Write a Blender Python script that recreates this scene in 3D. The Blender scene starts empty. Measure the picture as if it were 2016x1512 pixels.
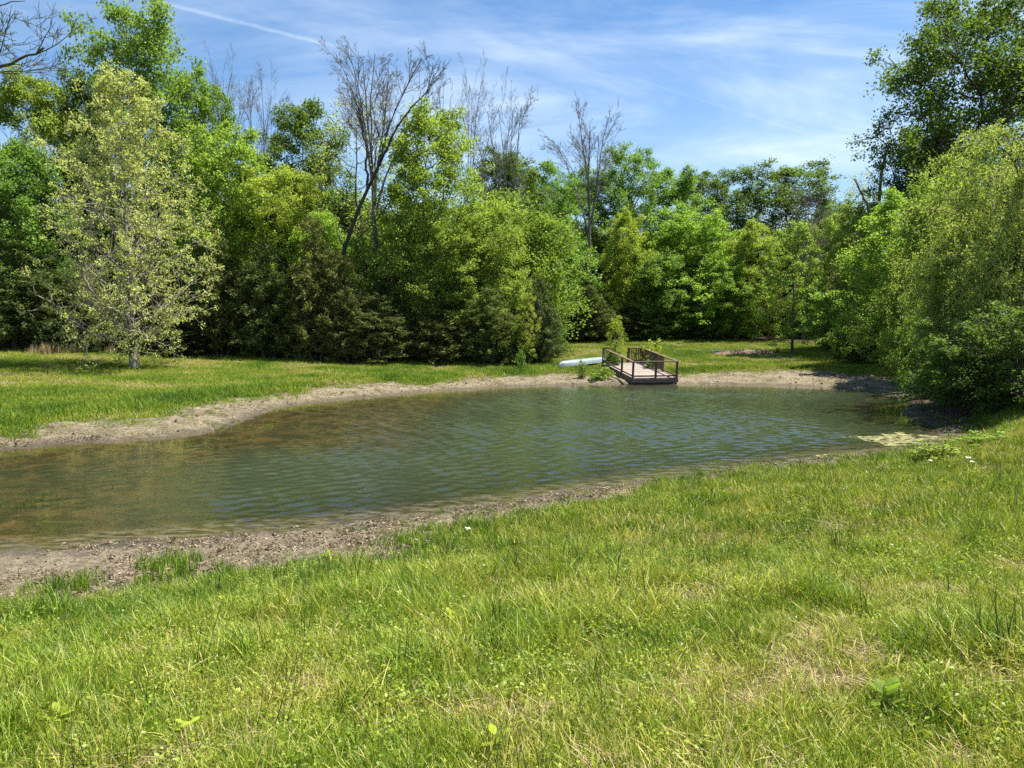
import bpy, math
import numpy as np
from mathutils import Vector, Matrix, Euler

# ------------------------------------------------------------------ camera, sky, sun, exposure
SC = bpy.context.scene
COL = SC.collection
F, CX, CY = 1460.0, 1008.0, 756.0          # focal length and centre, in pixels of a 2016 x 1512 photograph
HC = 3.4                                    # lens height above the pond's surface
PITCH = math.atan((CY - 640.0) / F)
cam_d = bpy.data.cameras.new('camera'); cam = bpy.data.objects.new('camera', cam_d); COL.objects.link(cam)
cam_d.sensor_width = 36.0; cam_d.lens = 36.0 * F / 2016.0
cam_d.clip_start = 0.05; cam_d.clip_end = 5000
cam.location = (0, 0, HC); cam.rotation_euler = (math.pi / 2 - PITCH, 0, 0)
SC.camera = cam
SUN_AZ, SUN_EL = math.radians(72), math.radians(66)
sun_dir = Vector((math.sin(SUN_AZ) * math.cos(SUN_EL), math.cos(SUN_AZ) * math.cos(SUN_EL), math.sin(SUN_EL)))
sun_d = bpy.data.lights.new('sun', 'SUN'); sun_o = bpy.data.objects.new('sun', sun_d); COL.objects.link(sun_o)
sun_d.energy = 5.0; sun_d.angle = math.radians(0.53); sun_d.color = (1.0, 0.95, 0.86)
sun_o.rotation_euler = sun_dir.to_track_quat('Z', 'Y').to_euler()
sun_o.location = (30, 30, 60)
SC.view_settings.view_transform = 'Standard'; SC.view_settings.look = 'None'
SC.view_settings.gamma = 1.0; SC.view_settings.use_curve_mapping = False
SC.view_settings.exposure = 1.38
SC.render.engine = 'CYCLES'
SC.cycles.use_light_tree = False
SC.cycles.max_bounces = 6; SC.cycles.diffuse_bounces = 3; SC.cycles.glossy_bounces = 3
SC.cycles.transmission_bounces = 4; SC.cycles.transparent_max_bounces = 8
SC.cycles.sample_clamp_indirect = 6.0
SC.cycles.use_denoising = False
SC.cycles.caustics_reflective = False; SC.cycles.caustics_refractive = False

def ray(px, py):
    c, s = math.cos(PITCH), math.sin(PITCH); v = (CY - py) / F
    return Vector(((px - CX) / F, c + s * v, -s + c * v))

class NT:
    """tiny helper to write node trees"""
    def __init__(self, tree): self.t = tree; tree.nodes.clear()
    def n(self, kind, **kw):
        nd = self.t.nodes.new(kind)
        for k, v in kw.items():
            if k.startswith('in_'): nd.inputs[k[3:].replace('_', ' ')].default_value = v
            else: setattr(nd, k, v)
        return nd
    def l(self, a, b): self.t.links.new(a, b)
    def math(self, op, a, b=None, c=None, clamp=False):
        nd = self.t.nodes.new('ShaderNodeMath'); nd.operation = op; nd.use_clamp = clamp
        for i, v in enumerate((a, b, c)):
            if v is None: continue
            if hasattr(v, 'is_linked') or hasattr(v, 'links'): self.l(v, nd.inputs[i])
            else: nd.inputs[i].default_value = v
        return nd.outputs[0]
    def vmath(self, op, a, b=None):
        nd = self.t.nodes.new('ShaderNodeVectorMath'); nd.operation = op
        for i, v in enumerate((a, b)):
            if v is None: continue
            if hasattr(v, 'links'): self.l(v, nd.inputs[i])
            else: nd.inputs[i].default_value = v
        return nd.outputs['Value'] if op in ('DOT_PRODUCT', 'LENGTH') else nd.outputs[0]
    def smooth(self, v, a, b):
        nd = self.t.nodes.new('ShaderNodeMapRange'); nd.interpolation_type = 'SMOOTHSTEP'
        self.l(v, nd.inputs['Value']); nd.inputs['From Min'].default_value = a; nd.inputs['From Max'].default_value = b
        return nd.outputs[0]
    def mix(self, f, a, b, blend='MIX'):
        nd = self.t.nodes.new('ShaderNodeMix'); nd.data_type = 'RGBA'; nd.blend_type = blend
        for s, v in ((nd.inputs[0], f), (nd.inputs[6], a), (nd.inputs[7], b)):
            if hasattr(v, 'links'): self.l(v, s)
            elif isinstance(v, (int, float)): s.default_value = v
            else: s.default_value = (*v, 1.0) if len(v) == 3 else v
        return nd.outputs[2]
    def noise(self, vec, scale, detail=4, rough=0.55, dist=0.0):
        nd = self.t.nodes.new('ShaderNodeTexNoise')
        if vec is not None: self.l(vec, nd.inputs['Vector'])
        nd.inputs['Scale'].default_value = scale; nd.inputs['Detail'].default_value = detail
        nd.inputs['Roughness'].default_value = rough; nd.inputs['Distortion'].default_value = dist
        return nd.outputs['Fac']
    def mapping(self, vec, rot=(0, 0, 0), scale=(1, 1, 1), loc=(0, 0, 0)):
        nd = self.t.nodes.new('ShaderNodeMapping'); self.l(vec, nd.inputs[0])
        nd.inputs['Rotation'].default_value = rot; nd.inputs['Scale'].default_value = scale; nd.inputs['Location'].default_value = loc
        return nd.outputs[0]

world = bpy.data.worlds.new('World'); SC.world = world; world.use_nodes = True
world.cycles.sampling_method = 'NONE'
def build_world():
    N = NT(world.node_tree)
    sky = N.n('ShaderNodeTexSky', sky_type='NISHITA', sun_disc=False)
    sky.sun_elevation = SUN_EL; sky.sun_rotation = SUN_AZ
    sky.altitude = 200; sky.air_density = 1.0; sky.dust_density = 0.35; sky.ozone_density = 2.2
    tc = N.n('ShaderNodeTexCoord'); d = tc.outputs['Generated']
    sep = N.n('ShaderNodeSeparateXYZ'); N.l(d, sep.inputs[0])
    zz = N.math('ADD', N.math('MAXIMUM', sep.outputs['Z'], 0.0), 0.16)
    cmb = N.n('ShaderNodeCombineXYZ')
    N.l(N.math('DIVIDE', sep.outputs['X'], zz), cmb.inputs[0]); N.l(N.math('DIVIDE', sep.outputs['Y'], zz), cmb.inputs[1])
    p = cmb.outputs[0]
    # high thin cirrus: long fibres, two directions, broken up by a large soft mask
    a = N.noise(N.mapping(p, rot=(0, 0, math.radians(-38)), scale=(0.6, 1.7, 1)), 0.9, 6, 0.60, 1.5)
    b = N.noise(N.mapping(p, rot=(0, 0, math.radians(-62)), scale=(0.6, 2.6, 1), loc=(3.1, 1.7, 0)), 0.8, 6, 0.62, 1.0)
    big = N.noise(N.mapping(p, loc=(5.3, 2.2, 0)), 0.55, 3, 0.5, 0.3)
    c = N.math('MULTIPLY', N.smooth(a, 0.36, 0.92), 0.60)
    c = N.math('ADD', c, N.math('MULTIPLY', N.smooth(b, 0.40, 0.95), 0.45))
    c = N.math('MULTIPLY', c, N.math('ADD', N.smooth(big, 0.36, 0.62), 0.18))
    # veil thickening towards the horizon, where one looks through more of it
    veil = N.math('MULTIPLY', N.math('SUBTRACT', 1.0, N.smooth(sep.outputs['Z'], 0.02, 0.42)), N.math('ADD', 0.10, N.math('MULTIPLY', N.smooth(big, 0.3, 0.7), 0.36)))
    c = N.math('ADD', c, veil)
    # two aircraft trails
    for (pa, pb, w, amt) in (((250, -12), (690, 98), 0.0030, 0.17), ((1230, 148), (1600, 268), 0.0022, 0.05)):
        va, vb = ray(*pa).normalized(), ray(*pb).normalized()
        nrm = va.cross(vb).normalized(); mid = (va + vb).normalized(); al = (vb - va).normalized()
        off = N.math('ABSOLUTE', N.math('ADD', N.vmath('DOT_PRODUCT', d, tuple(nrm)), N.math('MULTIPLY', N.math('SUBTRACT', N.noise(d, 30, 2), 0.5), 0.003)))
        along = N.vmath('DOT_PRODUCT', d, tuple(al)); half = vb.dot(al)
        m = N.math('MULTIPLY', N.math('SUBTRACT', 1.0, N.smooth(off, w * 0.2, w)), N.math('SUBTRACT', 1.0, N.smooth(N.math('ABSOLUTE', along), half * 0.75, half)))
        m = N.math('MULTIPLY', m, N.math('GREATER_THAN', N.vmath('DOT_PRODUCT', d, tuple(mid)), 0.5))
        c = N.math('ADD', c, N.math('MULTIPLY', m, N.math('MULTIPLY', N.math('ADD', N.noise(d, 160, 3), 0.35), amt)))
    c = N.math('MINIMUM', c, 0.9)
    hs = N.n('ShaderNodeHueSaturation'); N.l(sky.outputs[0], hs.inputs['Color']); hs.inputs['Saturation'].default_value = 1.28
    hs.inputs['Value'].default_value = 0.9
    col = N.mix(c, hs.outputs[0], (6.2, 6.9, 7.6))
    bg = N.n('ShaderNodeBackground'); N.l(col, bg.inputs[0]); bg.inputs[1].default_value = 0.072
    out = N.n('ShaderNodeOutputWorld'); N.l(bg.outputs[0], out.inputs[0])
build_world()

# ------------------------------------------------------------------ helpers
RNG = np.random.default_rng(11)
def link(o): COL.objects.link(o); return o
def tag(o, label=None, cat=None, group=None, kind=None):
    if label: o['label'] = label
    if cat: o['category'] = cat
    if group: o['group'] = group
    if kind: o['kind'] = kind
    return o
def empty(name, loc, rz=0.0):
    o = bpy.data.objects.new(name, None); o.empty_display_size = 0.3; link(o)
    o.location = loc; o.rotation_euler = (0, 0, rz); return o
def make_mesh(name, V, quads=None, tris=None, smooth=True):
    m = bpy.data.meshes.new(name); V = np.asarray(V, np.float32)
    m.vertices.add(len(V)); m.vertices.foreach_set('co', V.ravel())
    idx, starts, pos = [], [], 0
    for f, k in ((quads, 4), (tris, 3)):
        if f is None or len(f) == 0: continue
        f = np.asarray(f, np.int32); idx.append(f.ravel()); starts.append(pos + np.arange(len(f), dtype=np.int32) * k); pos += f.size
    idx = np.concatenate(idx); starts = np.concatenate(starts)
    m.loops.add(len(idx)); m.loops.foreach_set('vertex_index', idx)
    m.polygons.add(len(starts)); m.polygons.foreach_set('loop_start', starts)
    m.polygons.foreach_set('use_smooth', np.full(len(starts), smooth))
    m.update(calc_edges=True)
    return m
def attr(m, name, vals):
    a = m.attributes.new(name, 'FLOAT', 'POINT'); a.data.foreach_set('value', np.asarray(vals, np.float32).ravel())
def obj(name, mesh, mat, parent=None):
    o = bpy.data.objects.new(name, mesh); link(o)
    if mat is not None and len(mesh.materials) == 0: mesh.materials.append(mat)
    if parent is not None: o.parent = parent
    return o
def unit(a): return a / (np.linalg.norm(a, axis=-1, keepdims=True) + 1e-9)
def sstep(x, a, b):
    t = np.clip((x - a) / (b - a), 0, 1); return t * t * (3 - 2 * t)
def hash2(ix, iy, seed):
    h = (ix.astype(np.int64) * 374761393 + iy.astype(np.int64) * 668265263 + seed * 974634777) & 0xFFFFFFFF
    h = ((h ^ (h >> 13)) * 1274126177) & 0xFFFFFFFF
    return ((h ^ (h >> 16)) & 0xFFFF) / 65535.0
def vnoise(x, y, seed=0):
    x = np.asarray(x, float); y = np.asarray(y, float)
    ix, iy = np.floor(x), np.floor(y); fx, fy = x - ix, y - iy
    fx = fx * fx * (3 - 2 * fx); fy = fy * fy * (3 - 2 * fy)
    a = hash2(ix, iy, seed); b = hash2(ix + 1, iy, seed); c = hash2(ix, iy + 1, seed); d = hash2(ix + 1, iy + 1, seed)
    return (a * (1 - fx) + b * fx) * (1 - fy) + (c * (1 - fx) + d * fx) * fy
def fbm(x, y, seed=0, oct=4):
    v, amp, tot = 0, 1.0, 0.0
    for k in range(oct):
        v = v + vnoise(np.asarray(x) * 2 ** k, np.asarray(y) * 2 ** k, seed + k * 17) * amp; tot += amp; amp *= 0.5
    return v / tot
def smooth_poly(pts, n=6):
    P = np.array(pts, float); out = []
    k = len(P)
    for i in range(k):
        p0, p1, p2, p3 = P[i - 1], P[i], P[(i + 1) % k], P[(i + 2) % k]
        for t in np.linspace(0, 1, n, endpoint=False):
            out.append(0.5 * ((2 * p1) + (-p0 + p2) * t + (2 * p0 - 5 * p1 + 4 * p2 - p3) * t * t + (-p0 + 3 * p1 - 3 * p2 + p3) * t ** 3))
    return np.array(out)
def sdist(poly, x, y):
    """signed distance to a closed polygon, positive outside"""
    x = np.asarray(x, float).ravel(); y = np.asarray(y, float).ravel()
    best = np.full(x.shape, 1e18); inside = np.zeros(x.shape, bool)
    A = poly; B = np.roll(poly, -1, axis=0)
    for (ax, ay), (bx, by) in zip(A, B):
        dx, dy = bx - ax, by - ay; L = dx * dx + dy * dy + 1e-12
        t = np.clip(((x - ax) * dx + (y - ay) * dy) / L, 0, 1)
        best = np.minimum(best, (x - ax - t * dx) ** 2 + (y - ay - t * dy) ** 2)
        cr = ((ay > y) != (by > y)) & (x < (bx - ax) * (y - ay) / (by - ay + 1e-12) + ax)
        inside ^= cr
    d = np.sqrt(best); return np.where(inside, -d, d)

# ------------------------------------------------------------------ the lie of the land
def on_water(px, py):
    r = ray(px, py); t = -HC / r.z; return (r.x * t, r.y * t)
shore_px = [(0, 1086), (200, 1066), (400, 1055), (600, 1035), (800, 1012), (900, 1000), (1000, 984), (1150, 960), (1300, 938), (1450, 918),
            (1560, 905), (1660, 893), (1760, 880), (1840, 862), (1850, 848), (1800, 828), (1775, 812), (1790, 795), (1815, 780), (1760, 771),
            (1680, 766), (1560, 760), (1450, 757), (1340, 756), (1230, 757), (1100, 758), (950, 765), (800, 776), (650, 790), (560, 802),
            (500, 820), (440, 846), (360, 860), (250, 869), (120, 876), (0, 888)]
shore = [on_water(*p) for p in shore_px] + [(-18.5, 18.0), (-20.5, 15.0), (-18.0, 12.3), (-12.5, 11.2)]
SHORE = smooth_poly(shore, 5)
def near_w(x, y):
    ymid = 15.5 + (x + 20.0) * (9.0 / 34.0)
    return 1 - sstep(y - ymid, -3.0, 3.0)
def terrain(x, y):
    sh = np.shape(x); x = np.asarray(x, float).ravel(); y = np.asarray(y, float).ravel()
    sd = sdist(SHORE, x, y) + (fbm(x * 0.8, y * 0.8, 3, 3) - 0.5) * 0.55
    dl = np.maximum(sd, 0)
    zn = 0.055 * np.minimum(dl, 1.3) + 0.148 * np.maximum(dl - 1.3, 0)
    zn = 2.1 * (1 - np.exp(-(zn / 2.1) - (zn / 2.1) ** 3))
    zn = zn + 0.8 * sstep(x, 8, 14) * sstep(dl, 0.8, 4)
    zf = 0.28 * (1 - np.exp(-dl / 2.2)) + 0.047 * dl
    zf = np.where(zf > 3.2, 3.2 + 3 * (1 - np.exp(-(zf - 3.2) / 3)), zf)
    w = near_w(x, y)
    z = zn * w + zf * (1 - w)
    z = z + sstep(dl, 0.8, 4) * ((fbm(x * 0.35, y * 0.35, 9, 3) - 0.5) * 0.16 + (fbm(x * 1.7, y * 1.7, 21, 3) - 0.5) * 0.07)
    din = np.maximum(-sd, 0)
    shallow = np.maximum(1 - sstep(x, -8.5, -4.0), (1 - sstep(x, -4.0, 1.0)) * sstep(y, 17.5, 21.0) )
    bed = din * (0.026 * shallow + 0.22 * (1 - shallow))
    bed = 1.6 * (1 - np.exp(-bed / 1.6)) + sstep(din, 0.2, 1.5) * (fbm(x * 0.9, y * 0.9, 31, 3) - 0.5) * 0.10
    z = np.where(sd > 0, z, -bed)
    return z.reshape(sh), sd.reshape(sh)
def tz(x, y): return float(terrain(np.array([x]), np.array([y]))[0][0])
def hit(px, py, tmax=140):
    r = ray(px, py); ts = np.concatenate([np.linspace(1.5, 40, 600), np.linspace(40.1, tmax, 700)])
    x, y, z = r.x * ts, r.y * ts, HC + r.z * ts
    below = z < np.maximum(terrain(x, y)[0], 0.0)
    i = int(np.argmax(below)) if below.any() else len(ts) - 1
    return (float(x[i]), float(y[i]))

near_edge = [(-260, 1270), (0, 1232), (130, 1218), (230, 1188), (480, 1146), (620, 1116), (755, 1098), (810, 1066), (1000, 1012), (1100, 1000), (1250, 970),
             (1400, 945), (1500, 926), (1600, 917), (1700, 908), (1800, 892), (1850, 880), (1905, 858)]
far_edge = [(1890, 800), (1835, 768), (1800, 752), (1700, 738), (1600, 730), (1500, 731), (1350, 737), (1190, 740), (1100, 738), (950, 745), (830, 757), (750, 753), (640, 767),
            (560, 778), (400, 798), (330, 818), (240, 828), (160, 830), (70, 842), (0, 855)]
MUD = np.array([hit(*p) for p in near_edge + far_edge] + [(-22.5, 21.5), (-24.5, 15), (-21, 10), (-14, 8.6)])
MUD = smooth_poly(MUD, 4)
wood_px = [(-300, 686), (0, 688), (300, 688), (520, 692), (760, 690), (1000, 688), (1090, 674), (1200, 668), (1450, 670), (1640, 676), (1740, 706)]
WOOD = np.array([hit(*p) for p in wood_px] + [(19, 36), (15.4, 29), (14.6, 25), (17, 22.5), (60, 21), (400, 60), (400, 900), (-400, 900), (-400, 60)])

def build_ground():
    xs = np.concatenate([-np.geomspace(700, 27, 46)[:-1], np.arange(-27, 27.01, 0.15), np.geomspace(27, 700, 46)[1:]])
    ys = np.concatenate([-np.geomspace(200, 6, 16)[:-1], np.arange(-6, 2, 0.4), np.arange(2, 30, 0.14), np.arange(30, 62, 0.32), np.geomspace(62, 1200, 60)])
    X, Y = np.meshgrid(xs, ys); Z, SD = terrain(X, Y)
    md = sdist(MUD, X, Y).reshape(X.shape) + (fbm(X * 0.9, Y * 0.9, 41, 4) - 0.5) * 1.7
    wd = sdist(WOOD, X, Y).reshape(X.shape) + (fbm(X * 0.5, Y * 0.5, 43, 3) - 0.5) * 2.0
    mudk = (1 - sstep(md, -0.2, 0.6)) * sstep(SD, -0.3, 0.4)
    cl = fbm(X * 5, Y * 5, 51, 3)
    Z = Z + mudk * ((cl - 0.5) * 0.10 + np.maximum(0.42 - fbm(X * 2.2, Y * 2.2, 57, 2), 0) * -0.25)
    nx, ny = len(xs), len(ys)
    i = np.arange(nx * ny).reshape(ny, nx)
    q = np.stack([i[:-1, :-1], i[:-1, 1:], i[1:, 1:], i[1:, :-1]], -1).reshape(-1, 4)
    m = make_mesh('ground', np.stack([X, Y, Z], -1).reshape(-1, 3), q)
    attr(m, 'mud', 1 - sstep(md, -0.35, 0.35)); attr(m, 'sd', SD); attr(m, 'wood', 1 - sstep(wd, -0.8, 0.8)); attr(m, 'far', 1 - near_w(X.ravel(), Y.ravel()))
    return m

def mat_ground():
    m = bpy.data.materials.new('ground'); m.use_nodes = True; N = NT(m.node_tree)
    A = lambda s: N.n('ShaderNodeAttribute', attribute_name=s).outputs['Fac']
    geo = N.n('ShaderNodeNewGeometry'); P = geo.outputs['Position']
    n1 = N.noise(P, 0.7, 5, 0.6); n2 = N.noise(P, 5, 6, 0.65); n3 = N.noise(P, 26, 5, 0.7); n4 = N.noise(N.mapping(P, scale=(1, 1, 0.2)), 70, 3, 0.6)
    soil = N.mix(N.smooth(n2, 0.3, 0.7), (0.03, 0.034, 0.01), (0.085, 0.068, 0.03))           # thatch under the grass
    farg = N.mix(N.smooth(n1, 0.3, 0.7), (0.07, 0.12, 0.018), (0.13, 0.15, 0.035))
    soil = N.mix(N.math('MULTIPLY', A('far'), 0.75), soil, farg)
    mud = N.mix(N.smooth(n2, 0.34, 0.66), (0.160, 0.128, 0.080), (0.305, 0.252, 0.168))
    mud = N.mix(N.smooth(n1, 0.45, 0.7), mud, (0.125, 0.112, 0.045))
    mud = N.mix(N.math('MULTIPLY', N.smooth(n3, 0.53, 0.66), 0.8), mud, (0.038, 0.029, 0.019))
    mud = N.mix(N.math('MULTIPLY', N.smooth(n4, 0.57, 0.69), 0.65), mud, (0.33, 0.28, 0.205))
    n6 = N.noise(P, 9, 6, 0.72, 1.0)
    mud = N.mix(N.math('MULTIPLY', N.smooth(n6, 0.52, 0.63), 0.55), mud, (0.085, 0.062, 0.036))
    mud = N.mix(N.math('MULTIPLY', N.math('SUBTRACT', 1.0, N.smooth(n6, 0.36, 0.46)), 0.55), mud, (0.39, 0.325, 0.215))
    wet = N.math('SUBTRACT', 1.0, N.smooth(N.math('ADD', A('sd'), N.math('MULTIPLY', N.math('SUBTRACT', n2, 0.5), 0.5)), 0.05, 0.95))
    mud = N.mix(N.math('MULTIPLY', wet, 0.72), mud, (0.06, 0.048, 0.028))
    nb = N.noise(P, 1.5, 6, 0.62, 0.6)
    bedc = N.mix(N.smooth(nb, 0.42, 0.58), (0.150, 0.112, 0.048), (0.048, 0.047, 0.017))
    bedc = N.mix(N.math('MULTIPLY', N.smooth(n2, 0.5, 0.65), 0.5), bedc, (0.04, 0.042, 0.014))
    mud = N.mix(N.math('SUBTRACT', 1.0, N.smooth(A('sd'), -0.7, -0.05)), mud, bedc)
    litter = N.mix(N.smooth(n3, 0.35, 0.7), (0.045, 0.035, 0.02), (0.14, 0.095, 0.055))
    c = N.mix(A('mud'), soil, mud); c = N.mix(A('wood'), c, litter)
    b = N.n('ShaderNodeBsdfPrincipled'); N.l(c, b.inputs['Base Color'])
    rough = N.math('SUBTRACT', 0.95, N.math('MULTIPLY', N.math('MULTIPLY', wet, A('mud')), 0.4)); N.l(rough, b.inputs['Roughness'])
    b.inputs['Specular IOR Level'].default_value = 0.25
    n5 = N.noise(P, 11, 5, 0.7, 0.8)
    hgt = N.math('ADD', N.math('MULTIPLY', N.math('ADD', n3, N.math('MULTIPLY', n5, 2.0)), 0.06), N.math('ADD', N.math('MULTIPLY', n2, 0.09), N.math('MULTIPLY', n4, 0.018)))
    bp = N.n('ShaderNodeBump'); bp.inputs['Distance'].default_value = 1.0; bp.inputs['Strength'].default_value = 0.9; N.l(hgt, bp.inputs['Height']); N.l(bp.outputs[0], b.inputs['Normal'])
    out = N.n('ShaderNodeOutputMaterial'); N.l(b.outputs[0], out.inputs[0]); return m
tag(obj('ground', build_ground(), mat_ground()), 'grassy banks and bare mud around the pond', 'ground', kind='structure')

def build_water():
    xs = np.arange(-23, 18, 0.105); ys = np.concatenate([np.arange(8, 30, 0.066), np.arange(30, 46.5, 0.085)]); X, Y = np.meshgrid(xs, ys)
    # depth and distance from a coarser sampling, read off bilinearly
    cx = np.arange(-23.5, 18.6, 0.25); cy = np.arange(7.5, 47.1, 0.25); GX, GY = np.meshgrid(cx, cy); Zc, Sc = terrain(GX, GY)
    fx = (X - cx[0]) / 0.25; fy = (Y - cy[0]) / 0.25; ix, iy = fx.astype(int), fy.astype(int); fx -= ix; fy -= iy
    lerp = lambda G: (G[iy, ix] * (1 - fx) + G[iy, ix + 1] * fx) * (1 - fy) + (G[iy + 1, ix] * (1 - fx) + G[iy + 1, ix + 1] * fx) * fy
    SD, ZB = lerp(Sc), lerp(Zc); far = 1 - near_w(X.ravel(), Y.ravel()).reshape(X.shape)
    calm = (1 - far * sstep(SD, -6.0, -1.5)) * 0.8 + 0.2
    calm *= 0.55 + 0.6 * sstep(fbm(X * 0.25, Y * 0.25, 141, 3), 0.3, 0.65)
    calm *= 0.14 + 0.86 * sstep(X + (Y - 15) * 0.15, -9.0, -3.0); calm *= 0.35 + 0.65 * sstep(-SD, 0.1, 1.6)
    rng = np.random.default_rng(140); H = np.zeros(X.shape)
    for k in range(16):                                   # a spread of short wind waves
        lam = rng.uniform(0.22, 0.52); th = math.radians(rng.normal(-72, 24)); kk = 2 * math.pi / lam
        ph = kk * (X * math.cos(th) + Y * math.sin(th)) + rng.uniform(0, 6.283) + 2.2 * fbm(X * 0.5, Y * 0.5, 150 + k, 2)
        H += np.sin(ph) * (RIPPLE / kk)
    Z = H * calm
    i = np.arange(X.size).reshape(X.shape)
    q = np.stack([i[:-1, :-1], i[:-1, 1:], i[1:, 1:], i[1:, :-1]], -1).reshape(-1, 4)
    q = q[(SD.ravel()[q] < 0.5).any(1)]
    used, inv = np.unique(q, return_inverse=True); q = inv.reshape(-1, 4)
    m = make_mesh('pond_water', np.stack([X, Y, Z], -1).reshape(-1, 3)[used], q)
    attr(m, 'depth', np.maximum(-ZB.ravel()[used], 0)); attr(m, 'sd', SD.ravel()[used]); attr(m, 'far', far.ravel()[used]); attr(m, 'calm', calm.ravel()[used])
    return m
RIPPLE = 0.056
def mat_water():
    m = bpy.data.materials.new('pond_water'); m.use_nodes = True; N = NT(m.node_tree)
    A = lambda s: N.n('ShaderNodeAttribute', attribute_name=s).outputs['Fac']
    geo = N.n('ShaderNodeNewGeometry'); P = geo.outputs['Position']
    r2 = N.noise(N.mapping(P, rot=(0, 0, math.radians(18)), scale=(0.7, 1.5, 1)), 9.0, 2, 0.5, 0.3)
    h = N.math('MULTIPLY', N.math('MULTIPLY', r2, 0.007), A('calm'))
    bp = N.n('ShaderNodeBump'); bp.inputs['Distance'].default_value = 1.0; bp.inputs['Strength'].default_value = 1.0; N.l(h, bp.inputs['Height'])
    gl = N.n('ShaderNodeBsdfGlossy'); gl.inputs['Roughness'].default_value = 0.04; gl.inputs['Color'].default_value = (1, 1, 1, 1); N.l(bp.outputs[0], gl.inputs['Normal'])
    fr = N.n('ShaderNodeFresnel'); fr.inputs['IOR'].default_value = 1.333; N.l(bp.outputs[0], fr.inputs['Normal'])
    clear = N.math('POWER', 2.718, N.math('MULTIPLY', A('depth'), -2.8))
    tr = N.n('ShaderNodeBsdfTransparent'); tr.inputs['Color'].default_value = (0.94, 0.91, 0.76, 1)
    mk = N.n('ShaderNodeBsdfDiffuse'); mk.inputs['Color'].default_value = (0.034, 0.046, 0.026, 1)
    body = N.n('ShaderNodeMixShader'); N.l(clear, body.inputs[0]); N.l(mk.outputs[0], body.inputs[1]); N.l(tr.outputs[0], body.inputs[2])
    # thin pale film of pollen drifted against the near edge
    fn = N.noise(N.mapping(P, rot=(0, 0, math.radians(-16)), scale=(0.6, 1.6, 1)), 4.5, 6, 0.65)
    film = N.math('MULTIPLY', N.math('MULTIPLY', N.smooth(A('sd'), -1.0, -0.35), N.math('SUBTRACT', 1.0, A('far'))), N.smooth(fn, 0.42, 0.62))
    fd = N.n('ShaderNodeBsdfDiffuse'); fd.inputs['Color'].default_value = (0.33, 0.30, 0.22, 1)
    b2 = N.n('ShaderNodeMixShader'); N.l(N.math('MULTIPLY', film, 0.22), b2.inputs[0]); N.l(body.outputs[0], b2.inputs[1]); N.l(fd.outputs[0], b2.inputs[2])
    mx = N.n('ShaderNodeMixShader'); N.l(fr.outputs[0], mx.inputs[0]); N.l(b2.outputs[0], mx.inputs[1]); N.l(gl.outputs[0], mx.inputs[2])
    out = N.n('ShaderNodeOutputMaterial'); N.l(mx.outputs[0], out.inputs[0]); return m
tag(obj('pond_water', build_water(), mat_water()), 'rippled green brown water of the pond', 'water', kind='structure')

# ------------------------------------------------------------------ plant materials
def mat_leaf(name, trans=0.48, rough=0.55, spread=0.6, warm=(1.12, 1.15, 0.55)):
    """leaf colour comes from the object's own colour; every leaf differs a little"""
    m = bpy.data.materials.new(name); m.use_nodes = True; N = NT(m.node_tree)
    oi = N.n('ShaderNodeObjectInfo'); geo = N.n('ShaderNodeNewGeometry')
    rv = geo.outputs['Random Per Island']
    val = N.math('ADD', 1.0 - spread * 0.5, N.math('MULTIPLY', rv, spread))
    hs = N.n('ShaderNodeHueSaturation'); N.l(oi.outputs['Color'], hs.inputs['Color']); N.l(val, hs.inputs['Value'])
    tcn = N.n('ShaderNodeTexCoord'); pn = N.noise(tcn.outputs['Object'], 0.55, 2, 0.5)
    N.l(N.math('ADD', 0.484, N.math('MULTIPLY', pn, 0.028)), hs.inputs['Hue'])
    c = hs.outputs[0]
    b = N.n('ShaderNodeBsdfPrincipled'); N.l(c, b.inputs['Base Color']); b.inputs['Roughness'].default_value = rough; b.inputs['Specular IOR Level'].default_value = 0.18
    t = N.n('ShaderNodeBsdfTranslucent'); N.l(N.mix(1.0, c, warm, 'MULTIPLY'), t.inputs[0])
    mx = N.n('ShaderNodeMixShader'); mx.inputs[0].default_value = trans; N.l(b.outputs[0], mx.inputs[1]); N.l(t.outputs[0], mx.inputs[2])
    out = N.n('ShaderNodeOutputMaterial'); N.l(mx.outputs[0], out.inputs[0]); return m
def mat_bark(name, a, b_, scale=3.0):
    m = bpy.data.materials.new(name); m.use_nodes = True; N = NT(m.node_tree)
    tcn = N.n('ShaderNodeTexCoord'); n = N.noise(N.mapping(tcn.outputs['Object'], scale=(1, 1, 0.22)), scale * 3, 5, 0.65); n2 = N.noise(tcn.outputs['Object'], scale * 0.4, 3)
    c = N.mix(N.smooth(n, 0.35, 0.68), a, b_); c = N.mix(N.math('MULTIPLY', n2, 0.35), c, (0.06, 0.065, 0.04))
    b = N.n('ShaderNodeBsdfPrincipled'); N.l(c, b.inputs['Base Color']); b.inputs['Roughness'].default_value = 0.92; b.inputs['Specular IOR Level'].default_value = 0.15
    bp = N.n('ShaderNodeBump'); bp.inputs['Distance'].default_value = 0.05; N.l(n, bp.inputs['Height']); N.l(bp.outputs[0], b.inputs['Normal'])
    out = N.n('ShaderNodeOutputMaterial'); N.l(b.outputs[0], out.inputs[0]); return m
LEAF = mat_leaf('leaf'); NEEDLE = mat_leaf('cedar_foliage', trans=0.22, rough=0.75, spread=0.7, warm=(1.0, 1.05, 0.5))
BARK = mat_bark('bark', (0.055, 0.045, 0.035), (0.15, 0.13, 0.105))
GREYBARK = mat_bark('bare_bark', (0.11, 0.10, 0.09), (0.24, 0.225, 0.205))
PALEBARK = mat_bark('sycamore_bark', (0.12, 0.10, 0.08), (0.40, 0.37, 0.30), 1.6)

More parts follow.
